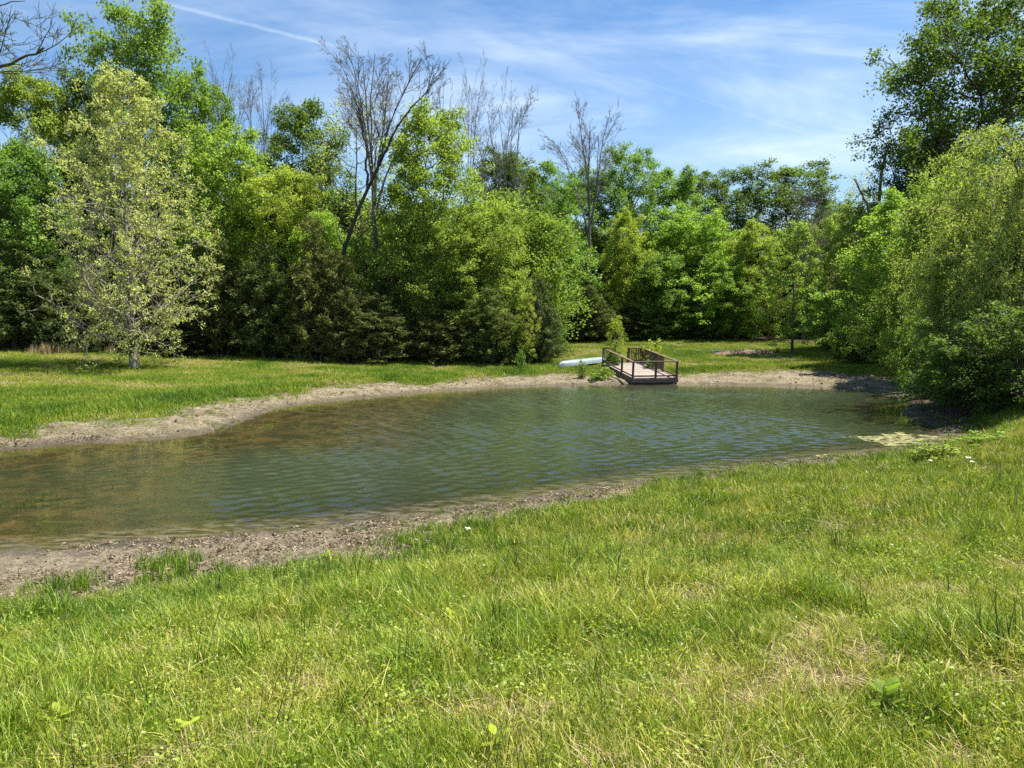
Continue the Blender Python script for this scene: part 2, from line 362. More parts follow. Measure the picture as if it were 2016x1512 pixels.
# ------------------------------------------------------------------ tree growing
class Wood:
    def __init__(self): self.by = {}
    def add(self, pts, rad, sides=4): self.by.setdefault((len(pts), sides), []).append((pts, rad))
    def mesh(self, name):
        Vs, Qs, base = [], [], 0
        for (n, s), lst in self.by.items():
            P = np.array([a for a, _ in lst]); R = np.array([b for _, b in lst])
            T = np.empty_like(P); T[:, 1:-1] = P[:, 2:] - P[:, :-2]; T[:, 0] = P[:, 1] - P[:, 0]; T[:, -1] = P[:, -1] - P[:, -2]; T = unit(T)
            ref = np.where(np.abs(T[..., 2:3]) > 0.9, np.array([1.0, 0, 0]), np.array([0, 0, 1.0]))
            U = unit(np.cross(T, ref)); W = np.cross(T, U)
            an = np.arange(s) * 2 * math.pi / s
            ring = P[:, :, None] + R[:, :, None, None] * (U[:, :, None] * np.cos(an)[None, None, :, None] + W[:, :, None] * np.sin(an)[None, None, :, None])
            B = len(lst); i = (np.arange(B)[:, None, None] * n + np.arange(n - 1)[None, :, None]) * s
            k = np.arange(s)[None, None, :]; k2 = (k + 1) % s
            q = np.stack([i + k, i + k2, i + s + k2, i + s + k], -1).reshape(-1, 4)
            Vs.append(ring.reshape(-1, 3)); Qs.append(q + base); base += B * n * s
        return make_mesh(name, np.concatenate(Vs), np.concatenate(Qs))
def bez(p0, c, p1, n, wob, rng):
    t = np.linspace(0, 1, n)[:, None]
    P = (1 - t) ** 2 * p0 + 2 * t * (1 - t) * c + t * t * p1
    w = rng.normal(0, wob, P.shape); w[0] = 0; return P + w * np.sin(t * math.pi * 0.9)
def leaf_quads(C, ax, nr, ln, wd, fold=0.18):
    """rhombic leaves: centres C, long axis ax, normal nr, length and width arrays"""
    ax = unit(ax); sd = unit(np.cross(nr, ax)); nr = np.cross(ax, sd)
    ln = ln[:, None]; wd = wd[:, None]
    a = C - ax * ln * 0.5; b = C + ax * ln * 0.5; m = C - ax * ln * 0.06
    V = np.stack([a, m + sd * wd * 0.5 + nr * wd * fold, b - nr * ln * 0.06, m - sd * wd * 0.5 + nr * wd * fold], 1).reshape(-1, 3)
    q = np.arange(len(V)).reshape(-1, 4); return V, q
def leaf_cloud(name, centres, n_each, rad, ln, wd, rng, up=0.8, flat=0.7, droop=0.0, shell=None):
    C = np.repeat(np.asarray(centres), n_each, axis=0); k = len(C)
    off = unit(rng.normal(0, 1, (k, 3))) * (rng.random((k, 1)) ** 0.5); off[:, 2] *= flat
    rr = np.repeat(rng.uniform(0.65, 1.25, len(centres)), n_each)[:, None] * rad
    C = C + off * rr
    if droop: C[:, 2] -= droop * (off[:, 0] ** 2 + off[:, 1] ** 2) * rr[:, 0]
    nr = unit(rng.normal(0, 1, (k, 3)) * 0.75 + np.array([0, 0, up]) + off * 0.35)
    ax = rng.normal(0, 1, (k, 3)) + off * 0.9; ax[:, 2] -= 0.35; ax -= nr * (ax * nr).sum(1, keepdims=True)
    s = rng.uniform(0.65, 1.3, k)
    V, q = leaf_quads(C, ax, nr, ln * s, wd * s * rng.uniform(0.85, 1.15, k))
    return make_mesh(name, V, q)

def prof_oval(h): return np.sin(math.pi * (0.16 + 0.80 * h)) ** 0.75
def prof_round(h): return np.sqrt(np.maximum(1 - (1.75 * h - 0.80) ** 2, 0.02))
def prof_dome(h): return np.sqrt(np.maximum(1 - (0.98 * h) ** 2.4, 0.02)) * (0.75 + 0.25 * np.minimum(h * 5, 1))
def prof_cone(h): return (1 - h) ** 0.75 * (0.6 + 0.4 * np.minimum(h * 6, 1)) + 0.04

def broadleaf(seed, H, R, cb, prof, nl=34, nsub=7, leaves=36, crad=0.5, ln=0.17, wd=0.12, rise=(0.35, 0.85), sparse=1.0, r0=None, up=0.8, trunks=1, wob=0.03):
    rng = np.random.default_rng(seed); W = Wood(); cents = []
    r0 = r0 or H * 0.0125
    tp = []
    for k in range(trunks):
        az = k * 2.4 + rng.random(); sp = 0 if trunks == 1 else R * 0.35
        top = np.array([math.cos(az) * sp, math.sin(az) * sp, H * rng.uniform(0.86, 0.93)]); b0 = np.array([math.cos(az), math.sin(az), 0]) * (0 if trunks == 1 else r0 * 1.4)
        P = bez(b0, np.array([rng.normal(0, .04) * H, rng.normal(0, .04) * H, H * .5]), top, 12, H * 0.008, rng)
        P[0, 2] = -0.3
        rad = r0 * (1 - np.linspace(0, 1, 12) ** 0.8 * 0.93); rad[0] *= 1.45; rad /= trunks ** 0.35
        W.add(P, rad, 8); tp.append(P)
    lob = rng.uniform(0, 6.28, 5); lam = rng.uniform(0.1, 0.22, 5)
    for i in range(nl):
        P = tp[i % trunks]
        h = ((i + rng.random()) / nl) ** 0.92; az = i * 2.39996 + rng.normal(0, 0.35)
        lobe = 1 + sum(lam[j] * math.sin((j + 1) * az * (1 if j < 2 else .6) + lob[j] + h * (2 + j)) for j in range(5)) * 0.8
        tr = R * float(prof(h)) * rng.uniform(0.72, 1.06) * lobe; zt = H * (cb + (1 - cb) * h * 0.985)
        zs = np.clip(zt - tr * rng.uniform(*rise) - 0.03 * H, H * max(0.06, cb * 0.55), H * 0.88)
        j = np.interp(zs, P[:, 2], np.arange(12)); p0 = np.array([np.interp(j, np.arange(12), P[:, a]) for a in range(3)])
        out = np.array([math.cos(az), math.sin(az), 0]); p1 = np.array([P[-1, 0] * h, P[-1, 1] * h, 0]) + out * tr; p1[2] = zt
        L = np.linalg.norm(p1 - p0); c = p0 + out * L * 0.45 + np.array([0, 0, (p1[2] - p0[2]) * 0.3])
        B = bez(p0, c, p1, 7, L * wob, rng); rb = max(0.02, r0 * 0.42 * min(1, L / (R * 1.2)) * (1 - 0.5 * h))
        W.add(B, rb * np.linspace(1, 0.25, 7), 5)
        for s in range(nsub):
            t = rng.uniform(0.30, 1.0); jj = t * 6; a = int(min(jj, 5)); q0 = B[a] + (B[a + 1] - B[a]) * (jj - a)
            dirn = unit(out * rng.uniform(0.0, 0.9) + rng.normal(0, 0.75, 3) + np.array([0, 0, 0.30])); l2 = (0.22 + 0.32 * (1 - t)) * L * rng.uniform(0.6, 1.2) + 0.35
            q1 = q0 + dirn * l2; S = bez(q0, q0 + dirn * l2 * .5 + rng.normal(0, .08 * l2, 3), q1, 4, l2 * 0.03, rng)
            W.add(S, max(0.012, rb * 0.38) * np.linspace(1, 0.35, 4), 3)
            if rng.random() > sparse: continue
            cents.append(q1)
            for u in range(2):
                tt = rng.uniform(0.4, 1); q = q0 + (q1 - q0) * tt; d3 = unit(rng.normal(0, 1, 3) + dirn * .7); e = q + d3 * l2 * rng.uniform(0.3, 0.55)
                W.add(np.array([q, (q + e) / 2 + rng.normal(0, .03, 3), e]), np.array([0.014, 0.010, 0.006]), 3); cents.append(e)
    tm = W.mesh('trunk'); cm = leaf_cloud('crown', np.array(cents), leaves, crad, ln, wd, rng, up=up)
    return tm, cm, H, R

def cedar(seed, H, R, nl=150, blades=140):
    """several leaders side by side, feathery sprays all over, ragged outline"""
    rng = np.random.default_rng(seed); W = Wood(); C, AX, NR = [], [], []
    heads = [(0, 0, 1.0)] + [(math.cos(a) * R * .5, math.sin(a) * R * .5, rng.uniform(.5, .85)) for a in rng.uniform(0, 6.28, 1) + np.arange(4) * 1.57]
    for hx, hy, hf in heads:
        P = bez(np.array([hx * .3, hy * .3, -0.2]), np.array([hx, hy, H * .4 * hf]), np.array([hx, hy, H * 0.97 * hf]), 10, 0.05, rng)
        W.add(P, H * 0.012 * np.linspace(1.2, 0.05, 10), 6)
        for i in range(nl // 4):
            h = ((i + rng.random()) / (nl // 4)); az = i * 2.39996 + rng.normal(0, .3)
            tr = R * .72 * ((1 - h) ** 0.7) * rng.uniform(0.5, 1.25) + 0.15
            zs = H * hf * (0.02 + 0.93 * h); out = np.array([math.cos(az), math.sin(az), 0]); p0 = np.array([np.interp(zs, P[:, 2], P[:, 0]), np.interp(zs, P[:, 2], P[:, 1]), zs])
            p1 = p0 + out * tr + np.array([0, 0, tr * rng.uniform(0.05, 0.75)])
            B = bez(p0, p0 + out * tr * .6, p1, 5, tr * .03, rng); W.add(B, np.linspace(0.03, 0.01, 5), 3)
            for s in range(5):
                q = p0 + (p1 - p0) * rng.uniform(0.35, 1.0)
                d = unit(out * 0.7 + rng.normal(0, .45, 3) + np.array([0, 0, 0.35])); l = rng.uniform(0.35, 0.95) * (0.5 + 0.5 * (1 - h)) + 0.15
                n = int(blades / 5); u = rng.random(n)
                C.append(q + d * (u * l)[:, None] + rng.normal(0, 0.12, (n, 3)) * (1.1 - u * 0.6)[:, None])
                AX.append(d * 0.9 + rng.normal(0, .6, (n, 3)) + np.array([0, 0, -0.1])); NR.append(unit(rng.normal(0, 1, (n, 3)) + np.array([0, 0, .5])))
    C, AX, NR = map(np.concatenate, (C, AX, NR)); k = len(C)
    NR = unit(NR - unit(AX) * (NR * unit(AX)).sum(1, keepdims=True)); s = rng.uniform(0.7, 1.3, k)
    V, q = leaf_quads(C, AX, NR, 0.21 * s, 0.060 * s, 0.1)
    return W.mesh('trunk'), make_mesh('crown', V, q), H, R

def bare(seed, H, R, fork=0.4, nf=5, r0=None, levels=3, dens=7, up=0.25):
    """leafless tree: a trunk that forks into steep limbs arching outwards, set with ever finer twigs"""
    rng = np.random.default_rng(seed); W = Wood(); r0 = r0 or H * 0.0085
    P = bez(np.array([0, 0, -0.3]), np.array([rng.normal(0, .1), rng.normal(0, .1), H * fork * .55]), np.array([0, 0, H * fork]), 9, H * 0.004, rng); W.add(P, r0 * np.linspace(1.25, 0.75, 9), 7)
    def grow(p, d, L, r, lv, outv, arch):
        n = 8 if lv == levels else (6 if lv > 0 else 4); pts = [p]; dd = d.copy()
        for s in range(n - 1):
            dd = unit(dd + rng.normal(0, 0.085, 3) + outv * arch + np.array([0, 0, up * 0.12])); pts.append(pts[-1] + dd * L / (n - 1))
        pts = np.array(pts); W.add(pts, np.linspace(r, max(r * 0.25, 0.009), n), 5 if lv >= 2 else 3)
        if lv == 0: return
        for s in range(dens + (3 if lv == levels else (0 if lv > 1 else -2))):
            t = rng.uniform(0.28 if lv == levels else 0.15, 0.99); a = min(int(t * (n - 1)), n - 2); q = pts[a] + (pts[a + 1] - pts[a]) * (t * (n - 1) - a)
            ax = unit(pts[a + 1] - pts[a]); side = unit(np.cross(ax, rng.normal(0, 1, 3)) + outv * 0.5)
            dn = unit(ax * rng.uniform(0.7, 1.1) + side * rng.uniform(0.6, 1.1) + np.array([0, 0, 0.08]))
            grow(q, dn, L * (1 - t * 0.40) * rng.uniform(0.30, 0.55) * (0.8 if lv == levels else 1), max(r * (1 - t * 0.6) * 0.42, 0.009), lv - 1, outv * .5, arch)
    for k in range(nf):
        az = k * 2.39996 + rng.normal(0, .25); ph = 0.15 + 0.85 * k / max(nf - 1, 1); outv = np.array([math.cos(az), math.sin(az), 0])
        st = P[-1 - (k % 3)]; tip = np.array([0, 0, H * (0.97 - 0.12 * ph)]) + outv * R * ph * 0.92; d = tip - st
        grow(st, unit(unit(d) - outv * 0.18 * ph), np.linalg.norm(d) * 1.02, r0 * (0.66 - .2 * ph), levels, outv, 0.055 * ph)
    return W.mesh('trunk'), None, H, R

def shrub(seed, H, R, nl=26, leaves=60, crad=0.32, ln=0.10, wd=0.07, up=0.8):
    rng = np.random.default_rng(seed); W = Wood(); cents = []
    for i in range(nl):
        az = i * 2.39996 + rng.normal(0, .3); h = (i + rng.random()) / nl
        tr = R * math.sqrt(max(1 - (h * 0.97) ** 2.2, 0.03)) * rng.uniform(0.55, 1.05); zt = H * (0.08 + 0.9 * h) * rng.uniform(0.9, 1.05)
        out = np.array([math.cos(az), math.sin(az), 0]); p0 = out * 0.08; p1 = out * tr + np.array([0, 0, zt]); p0[2] = -0.1
        B = bez(p0, out * tr * .35 + np.array([0, 0, zt * .75]), p1, 7, .04 * R, rng); W.add(B, np.linspace(0.035, 0.01, 7) * H / 4, 4)
        for s in range(7):
            t = rng.uniform(0.35, 1); a = min(int(t * 6), 5); q = B[a] + (B[a + 1] - B[a]) * (t * 6 - a); e = q + unit(rng.normal(0, 1, 3) + out * .6) * rng.uniform(0.15, 0.3) * R
            W.add(np.array([q, (q + e) / 2, e]), np.array([0.012, 0.009, 0.005]), 3); cents.append(e)
    return W.mesh('stem'), leaf_cloud('foliage', np.array(cents), leaves, crad, ln, wd, rng, up=up), H, R

PROTO = {}
def proto(k):
    if k in PROTO: return PROTO[k]
    if k[0] == 'B':      # tall wood tree
        s = int(k[1:]); r = broadleaf(100 + s, 18, 4.6, 0.22, (prof_round, prof_oval, prof_dome)[s % 3], nl=46, nsub=8, leaves=43, crad=0.64, ln=0.18, wd=0.128)
    elif k[0] == 'E':    # wood-edge tree leafed to the ground
        s = int(k[1:]); r = broadleaf(200 + s, 12, 3.6, 0.07, (prof_oval, prof_dome, prof_round)[s % 3], nl=42, nsub=7, leaves=44, crad=0.52, ln=0.155, wd=0.108)
    elif k[0] == 'S':    # thin crown
        s = int(k[1:]); r = broadleaf(300 + s, 16, 4.2, 0.2, prof_oval, nl=30, nsub=7, leaves=9, crad=0.5, ln=0.14, wd=0.09, sparse=0.85)
    elif k[0] == 'U':    # slender young tree
        s = int(k[1:]); r = broadleaf(400 + s, 8, 1.9, 0.12, prof_oval, nl=26, nsub=5, leaves=22, crad=0.30, ln=0.14, wd=0.085, rise=(0.1, 0.4))
    elif k[0] == 'C': s = int(k[1:]); r = cedar(500 + s, 8.5, 2.3)
    elif k[0] == 'D':
        s = int(k[1:]); cfg = [dict(fork=.55, nf=8), dict(fork=.40, nf=5, dens=6), dict(fork=.5, nf=4, dens=6), dict(fork=.35, nf=8, dens=7), dict(fork=.5, nf=8, dens=7)][s]
        r = bare(600 + s, 20, 4.2, **cfg)
    elif k == 'oak': r = broadleaf(702, 24, 7.2, 0.18, prof_round, nl=64, nsub=8, leaves=50, crad=0.95, ln=0.21, wd=0.15, r0=0.42, rise=(.2,.6))
    elif k[0] == 'N': s = int(k[1:]); r = shrub(800 + s, 5, 3.0, nl=34, leaves=70, crad=0.40, ln=0.125, wd=0.085)
    elif k[0] == 'P': s = int(k[1:]); r = shrub(850 + s, 1.2, 0.7, nl=12, leaves=14, crad=0.13, ln=0.09, wd=0.06)
    PROTO[k] = r; return r

def at(px, py, Y):
    r = ray(px, py); t = Y / r.y; return r.x * t, HC + r.z * t
def plant(name, cat, k, px, top, width, D, colour, label, group=None, bark=None, rot=None, leaf=None, base=None, sink=0.0):
    """stand a grown plant at distance D so that it reaches up to image row `top` and is `width` pixels wide"""
    x, zt = at(px, top, D); zb = tz(x, D) if base is None else base
    tm, cm, H, R = proto(k) if isinstance(k, str) else k
    sz = (zt - zb) / H; sx = width / F * D * 0.5 / R
    o = empty(name, (x, D, zb - sink), float(RNG.uniform(0, 6.28)) if rot is None else rot); o.scale = (sx, sx, sz)
    tr = obj(tm.name.split('.')[0], tm, bark or BARK, o)
    if cm is not None:
        c = obj(cm.name.split('.')[0], cm, leaf or LEAF, o); v = RNG.uniform(0.9, 1.12); c.color = (colour[0] * v * RNG.uniform(.9, 1.12), colour[1] * v, colour[2], 1)
    tag(o, label, cat, group); return o

BRIGHT = (0.240, 0.355, 0.064); MID = (0.182, 0.295, 0.058); DARK = (0.105, 0.182, 0.042); YEL = (0.295, 0.375, 0.066)
PALE = (0.41, 0.475, 0.18); CEDAR = (0.115, 0.145, 0.036); OLIVE = (0.125, 0.152, 0.046); WILLOW = (0.325, 0.435, 0.10)
G1 = 'broadleaf trees of the wood behind the pond'; G2 = 'leafless trees standing above the wood'; G3 = 'cedars along the edge of the wood'

def T(k, px, top, w, D, c, label, name='broadleaf_tree', group=G1): plant(name, 'tree', k, px, top, w, D, c, label, group)
# the wood left of the pond, back row first
T('B0', 262, 2, 250, 60, MID, 'tallest green tree of the wood, its top reaching the upper edge above the pale sycamore')
T('B1', 60, 142, 230, 56, BRIGHT, 'bright green tree at the far left edge of the wood')
T('B2', 155, 140, 150, 62, DARK, 'dark green tree crown behind the sycamore, left of the tallest tree')
T('B3', 385, 150, 170, 61, MID, 'green tree just right of the tallest tree, sloping down from its shoulder')
T('E0', 20, 280, 210, 52, MID, 'leafy tree below the bright crown at the left edge of the photo')
T('E1', 440, 245, 230, 55, BRIGHT, 'light green rounded tree right of the pale sycamore')
T('B4', 595, 205, 210, 62, DARK, 'dark green crown rising between two leafless trees left of the forked bare tree')
T('E2', 560, 330, 200, 54, YEL, 'yellow green leafy tree above the brown topped cedar')
T('S0', 700, 190, 250, 58, PALE, 'thinly leaved pale tree behind the leaning dark trunk', group=G1)
T('E3', 640, 420, 150, 53, BRIGHT, 'bright green young tree left of the leaning dark trunk')
T('B5', 850, 212, 230, 55, YEL, 'large yellow green tree in the middle of the wood, right of the leaning trunk')
T('S1', 780, 470, 170, 53, BRIGHT, 'light green understorey tree below the large yellow green tree')
T('E1', 905, 440, 190, 52.5, BRIGHT, 'sunlit green tree left of the brown green juniper')
T('E2', 975, 400, 150, 55, YEL, 'bright young tree with dark thin trunk above the juniper')
T('B3', 1000, 300, 200, 66, DARK, 'dark green tree below the leafless crowns, in the middle of the wood')
T('B4', 1065, 325, 170, 74, MID, 'green crown left of the tall lone bare tree')
T('S1', 780, 300, 150, 60, YEL, 'thin yellowish crown behind the forked bare tree')
# the wood behind the dock and to the right
T('E3', 1090, 420, 140, 80, DARK, 'dark leafy tree left of the tall bare trunk behind the dock')
T('B0', 1236, 290, 150, 86, MID, 'narrow green tree just right of the tall lone bare tree')
T('B2', 1150, 335, 160, 85, MID, 'green crown directly behind the tall lone bare tree')
T('E0', 1238, 420, 110, 78, YEL, 'rounded yellow green tree standing in front of the narrow green tree')
T('B1', 1335, 330, 160, 88, MID, 'green crown in the middle of the right hand skyline')
T('B3', 1405, 336, 160, 92, DARK, 'rounded dark crown left of the broad dark dome on the skyline')
T('E1', 1365, 410, 190, 80, BRIGHT, 'broad light green tree behind and right of the dock')
T('E2', 1300, 500, 130, 77, MID, 'low leafy tree above the back rail of the dock')
T('B0', 1545, 323, 240, 90, DARK, 'broad dark dome shaped tree on the right hand skyline')
T('E3', 1485, 440, 140, 76, YEL, 'bright yellow green tree in front of the dark dome')
T('E0', 1430, 520, 130, 75, MID, 'mid green leafy tree behind the brush heap')
T('E1', 1625, 430, 130, 78, BRIGHT, 'light green tree right of the slender tree on the lawn')
T('B4', 1650, 405, 170, 92, MID, 'distant green crown left of the broken dead tree')
T('S0', 1700, 330, 120, 70, PALE, 'thin pale tree growing around the broken dead tree')
T('E2', 1715, 400, 160, 60, BRIGHT, 'light green tree at the left foot of the dark oak')
T('E3', 1660, 560, 120, 62, MID, 'dark leaved bushy tree at the lawn edge below the broken dead tree')
T('U0', 1568, 440, 120, 57.5, BRIGHT, 'slender light green tree standing alone on the far lawn', group=None)
plant('oak_tree', 'tree', 'oak', 1945, -10, 380, 60, (0.088, 0.155, 0.026), 'big dark oak towering at the right edge of the photo')
plant('oak_tree', 'tree', 'B0', 1810, 250, 165, 62, (0.055, 0.115, 0.024), 'small dark oak crown on the left flank of the big oak')
# leafless trees
def BT(k, px, top, w, D, label, rot=None): plant('bare_tree', 'tree', k, px, top, w, D, MID, label, G2, GREYBARK, rot)
BT('D0', 735, 66, 235, 57, 'tall bare tree with a wide forked crown, highest of the leafless trees')
BT('D1', 425, 112, 110, 66, 'bare tree top poking up right of the tallest green tree')
BT('D3', 510, 152, 120, 68, 'bushy leafless tree left of the dark green crown')
BT('D2', 872, 135, 90, 66, 'bare upright tree right of the wide forked crown')
BT('D1', 925, 130, 100, 67, 'bare tree with few steep limbs, second right of the wide forked crown')
BT('D3', 995, 182, 130, 62, 'grey leafless tree with dense fine twigs above the dark wood')
BT('D4', 1162, 212, 150, 78, 'tall lone bare tree with fan shaped crown behind the dock')
BT('D2', 1105, 330, 70, 80, 'small bare tree left of the tall lone bare tree')
BT('D3', 1590, 375, 120, 74, 'grey leafless tree in front of the dark dome')
BT('D2', 95, 95, 80, 64, 'bare tree top left of the sycamore, against the sky')
# cedars along the edge
def CT(k, px, top, w, D, c, label): plant('cedar_tree', 'tree', k, px, top, w, D, c, label, G3, leaf=NEEDLE)
CT('C0', 40, 455, 190, 50.5, CEDAR, 'dark cedar at the left edge of the photo')
CT('C1', 150, 520, 150, 51, CEDAR, 'dark cedar behind the left branches of the sycamore')
CT('C2', 330, 520, 160, 52, CEDAR, 'dark cedar behind the right branches of the sycamore')
CT('C0', 430, 470, 140, 51, CEDAR, 'cedar whose side the right branches of the sycamore touch')
CT('C1', 525, 470, 150, 50.5, CEDAR, 'dark cedar left of the brown topped cedar')
CT('C2', 615, 425, 140, 50.3, OLIVE, 'brown topped cedar, tallest of the dark evergreens')
CT('C0', 680, 500, 120, 49.8, CEDAR, 'dark cedar at the foot of the leaning trunk')
CT('C1', 745, 575, 140, 49.5, CEDAR, 'low spreading cedar in front, right of the leaning trunk')
CT('C2', 860, 590, 150, 51, CEDAR, 'low dark cedar below the large yellow green tree')
CT('C1', 965, 560, 130, 50.5, CEDAR, 'dark cedar left of the brown green juniper')
CT('C0', 1065, 545, 95, 52, OLIVE, 'brown green feathery juniper at the corner of the wood')
CT('C2', 1160, 560, 120, 74, CEDAR, 'dark cedar at the foot of the tall lone bare tree')
CT('C1', 1240, 600, 120, 76, CEDAR, 'dark low cedar behind the dock')

# ------------------------------------------------------------------ single trees with a shape of their own
def prof_syc(h): return np.interp(h, [0, 0.12, 0.25, 0.45, 0.7, 0.9, 1.0], [0.5, 0.84, 1.0, 0.88, 0.56, 0.26, 0.06])
syc = broadleaf(911, 15.5, 5.5, 0.135, prof_syc, nl=74, nsub=9, leaves=17, crad=0.33, ln=0.12, wd=0.095, rise=(0.30, 0.75), r0=0.25, up=0.5)
sx, sy = hit(266, 726)
plant('sycamore_tree', 'tree', syc, 241, 132, 350, sy, PALE, 'pale leaved sycamore standing alone on the left bank', bark=PALEBARK, base=tz(sx, sy))

def willow(seed, H, R):
    rng = np.random.default_rng(seed); W = Wood(); C, AX, NR = [], [], []
    P = bez(np.array([0, 0, -.3]), np.array([.5, .2, H * .4]), np.array([0, 0, H * .82]), 10, .08, rng); W.add(P, np.linspace(0.19, 0.04, 10), 8)
    for i in range(46):
        az = i * 2.39996 + rng.normal(0, .3); h = (i + rng.random()) / 46; out = np.array([math.cos(az), math.sin(az), 0])
        zs = H * (0.22 + 0.55 * h); p0 = np.array([np.interp(zs, P[:, 2], P[:, 0]), np.interp(zs, P[:, 2], P[:, 1]), zs])
        tr = R * (0.45 + 0.6 * math.sin(math.pi * (0.25 + 0.6 * h))) * rng.uniform(.6, 1.05); p1 = p0 + out * tr + np.array([0, 0, H * 0.20 * rng.uniform(.4, 1.1)])
        B = bez(p0, p0 + out * tr * .4 + np.array([0, 0, H * .2]), p1, 8, .05, rng); W.add(B, np.linspace(.045, .012, 8), 4)
        for s in range(25):
            t = rng.uniform(.3, 1); a = min(int(t * 7), 6); q = B[a] + (B[a + 1] - B[a]) * (t * 7 - a)
            d = unit(out * rng.uniform(.2, 1) + rng.normal(0, .6, 3)); l = rng.uniform(.8, 2.2); e = q + d * l * .55 + np.array([0, 0, -l * .55])
            S = bez(q, q + d * l * .6 + np.array([0, 0, .15]), e, 6, .03, rng); W.add(S, np.linspace(.012, .004, 6), 3)
            n = 50; u = rng.random(n) * 5; ai = np.minimum(u.astype(int), 4); c = S[ai] + (S[ai + 1] - S[ai]) * (u - ai)[:, None] + rng.normal(0, .075, (n, 3))
            C.append(c); AX.append(rng.normal(0, .55, (n, 3)) + np.array([0, 0, -.45]) + d * .5); NR.append(unit(rng.normal(0, 1, (n, 3)) + np.array([0, 0, .6])))
    C, AX, NR = map(np.concatenate, (C, AX, NR)); AX = unit(AX); NR = unit(NR - AX * (NR * AX).sum(1, keepdims=True)); s = rng.uniform(.7, 1.3, len(C))
    V, q = leaf_quads(C, AX, NR, .125 * s, .036 * s, .1)
    return W.mesh('trunk'), make_mesh('crown', V, q), H, R
wil = willow(921, 11, 4.2)
plant('willow_tree', 'tree', wil, 2020, 205, 400, 28.5, WILLOW, 'yellow green willow at the right edge in front of the dark oak', rot=0.4)
wil2 = willow(922, 7, 3.2)
plant('willow_tree', 'tree', wil2, 1945, 430, 270, 30, WILLOW, 'smaller yellow green willow low at the right edge, above the dark bank bushes', rot=2.0)
G4 = 'bushes on the right bank of the pond'
def NB(k, px, top, w, D, c, label, name='bank_bush'): plant(name, 'bush', k, px, top, w, D, c, label, G4)
NB('N0', 1945, 600, 300, 26.2, (0.12, 0.19, 0.036), 'dark leafy bush overhanging the right end of the pond')
NB('N1', 2045, 560, 320, 24.0, (0.13, 0.20, 0.036), 'dark leafy bush cut by the right edge of the photo')
NB('N2', 1890, 640, 200, 29.0, MID, 'green bush behind the dark bush at the right end of the pond')
NB('N1', 1850, 540, 190, 35.0, MID, 'tall green bush on the right bank beside the far lawn')
plant('broadleaf_tree', 'tree', 'E0', 1785, 385, 240, 47.0, BRIGHT, 'large light green tree on the right bank left of the smaller willow')
plant('broadleaf_tree', 'tree', 'E1', 1865, 330, 230, 41.0, BRIGHT, 'light green tree between the dark oak and the smaller willow')
NB('N2', 1690, 610, 130, 50.0, DARK, 'dark bush on the far lawn by the corner of the wood')

def twigs(W, rng, p, d, L, r, lv, up=0.25, dens=5):
    n = 6; pts = [p]; dd = d.copy()
    for s in range(n - 1):
        dd = unit(dd + rng.normal(0, .1, 3) + np.array([0, 0, up * .18])); pts.append(pts[-1] + dd * L / (n - 1))
    pts = np.array(pts); W.add(pts, np.linspace(r, max(r * .28, .007), n), 4)
    if lv == 0: return
    for s in range(dens):
        t = rng.uniform(.25, .98); a = min(int(t * 5), 4); q = pts[a] + (pts[a + 1] - pts[a]) * (t * 5 - a); ax = unit(pts[a + 1] - pts[a])
        twigs(W, rng, q, unit(ax + unit(np.cross(ax, rng.normal(0, 1, 3))) * rng.uniform(.5, .9) + np.array([0, 0, up * .4])), L * rng.uniform(.28, .5), max(r * .42, .01), lv - 1, up, dens)
def path_tree(name, seed, D, paths, label, bark, group=None, tw=3):
    """a tree whose main limbs follow given lines; each path: list of (px, py, depth offset), start radius, end radius"""
    rng = np.random.default_rng(seed); W = Wood()
    px0, py0, _ = paths[0][0][0]; x0, _z = at(px0, py0, D); z0 = tz(x0, D); org = np.array([x0, D, z0])
    for pts, ra, rb, sub in paths:
        P = np.array([(at(a, b, D + c)[0], D + c, at(a, b, D + c)[1]) for a, b, c in pts]) - org
        n = 12; tt = np.linspace(0, len(P) - 1, n); Q = np.stack([np.interp(tt, np.arange(len(P)), P[:, k]) for k in range(3)], 1); Q[1:-1] = (Q[:-2] + 2 * Q[1:-1] + Q[2:]) / 4; Q[1:-1] += rng.normal(0, .04, (n - 2, 3))
        W.add(Q, np.linspace(ra, rb, n), 7)
        for k in range(sub):
            t = rng.uniform(.35, 1); a = min(int(t * 11), 10); ax = unit(Q[a + 1] - Q[a])
            twigs(W, rng, Q[a], unit(ax + unit(np.cross(ax, rng.normal(0, 1, 3))) * rng.uniform(.5, 1.0) + np.array([0, 0, .15])), rng.uniform(1.2, 3.2), ra * .28, tw - 1)
    o = empty(name, tuple(org)); obj('trunk', W.mesh('trunk'), bark, o); tag(o, label, 'tree', group); return o
DARKBARK = mat_bark('dark_bark', (0.028, 0.024, 0.020), (0.075, 0.065, 0.055))
path_tree('leaning_tree', 31, 51.2, [
    ([(652, 690, 0), (664, 560, 0), (680, 480, 0), (724, 372, .3), (752, 310, .6), (782, 250, 1)], .19, .06, 5),
    ([(782, 250, 1), (806, 215, 1.4), (842, 180, 2), (852, 130, 2.2)], .075, .02, 7), ([(724, 372, .3), (722, 300, 0), (708, 230, -.4)], .10, .04, 7)],
    'dark leaning trunk with bare forks in front of the wood', DARKBARK, G2)
path_tree('dead_tree', 32, 66, [
    ([(1712, 690, 0), (1722, 470, 0), (1728, 420, 0), (1734, 345, 0), (1742, 305, 0), (1760, 272, 0)], .24, .05, 2),
    ([(1724, 455, 0), (1704, 395, .5), (1682, 352, 1)], .16, .07, 1), ([(1744, 322, 0), (1732, 300, 0), (1720, 278, .3)], .06, .03, 1)],
    'broken dead tree with two forked snags left of the dark oak', GREYBARK, G2, tw=1)
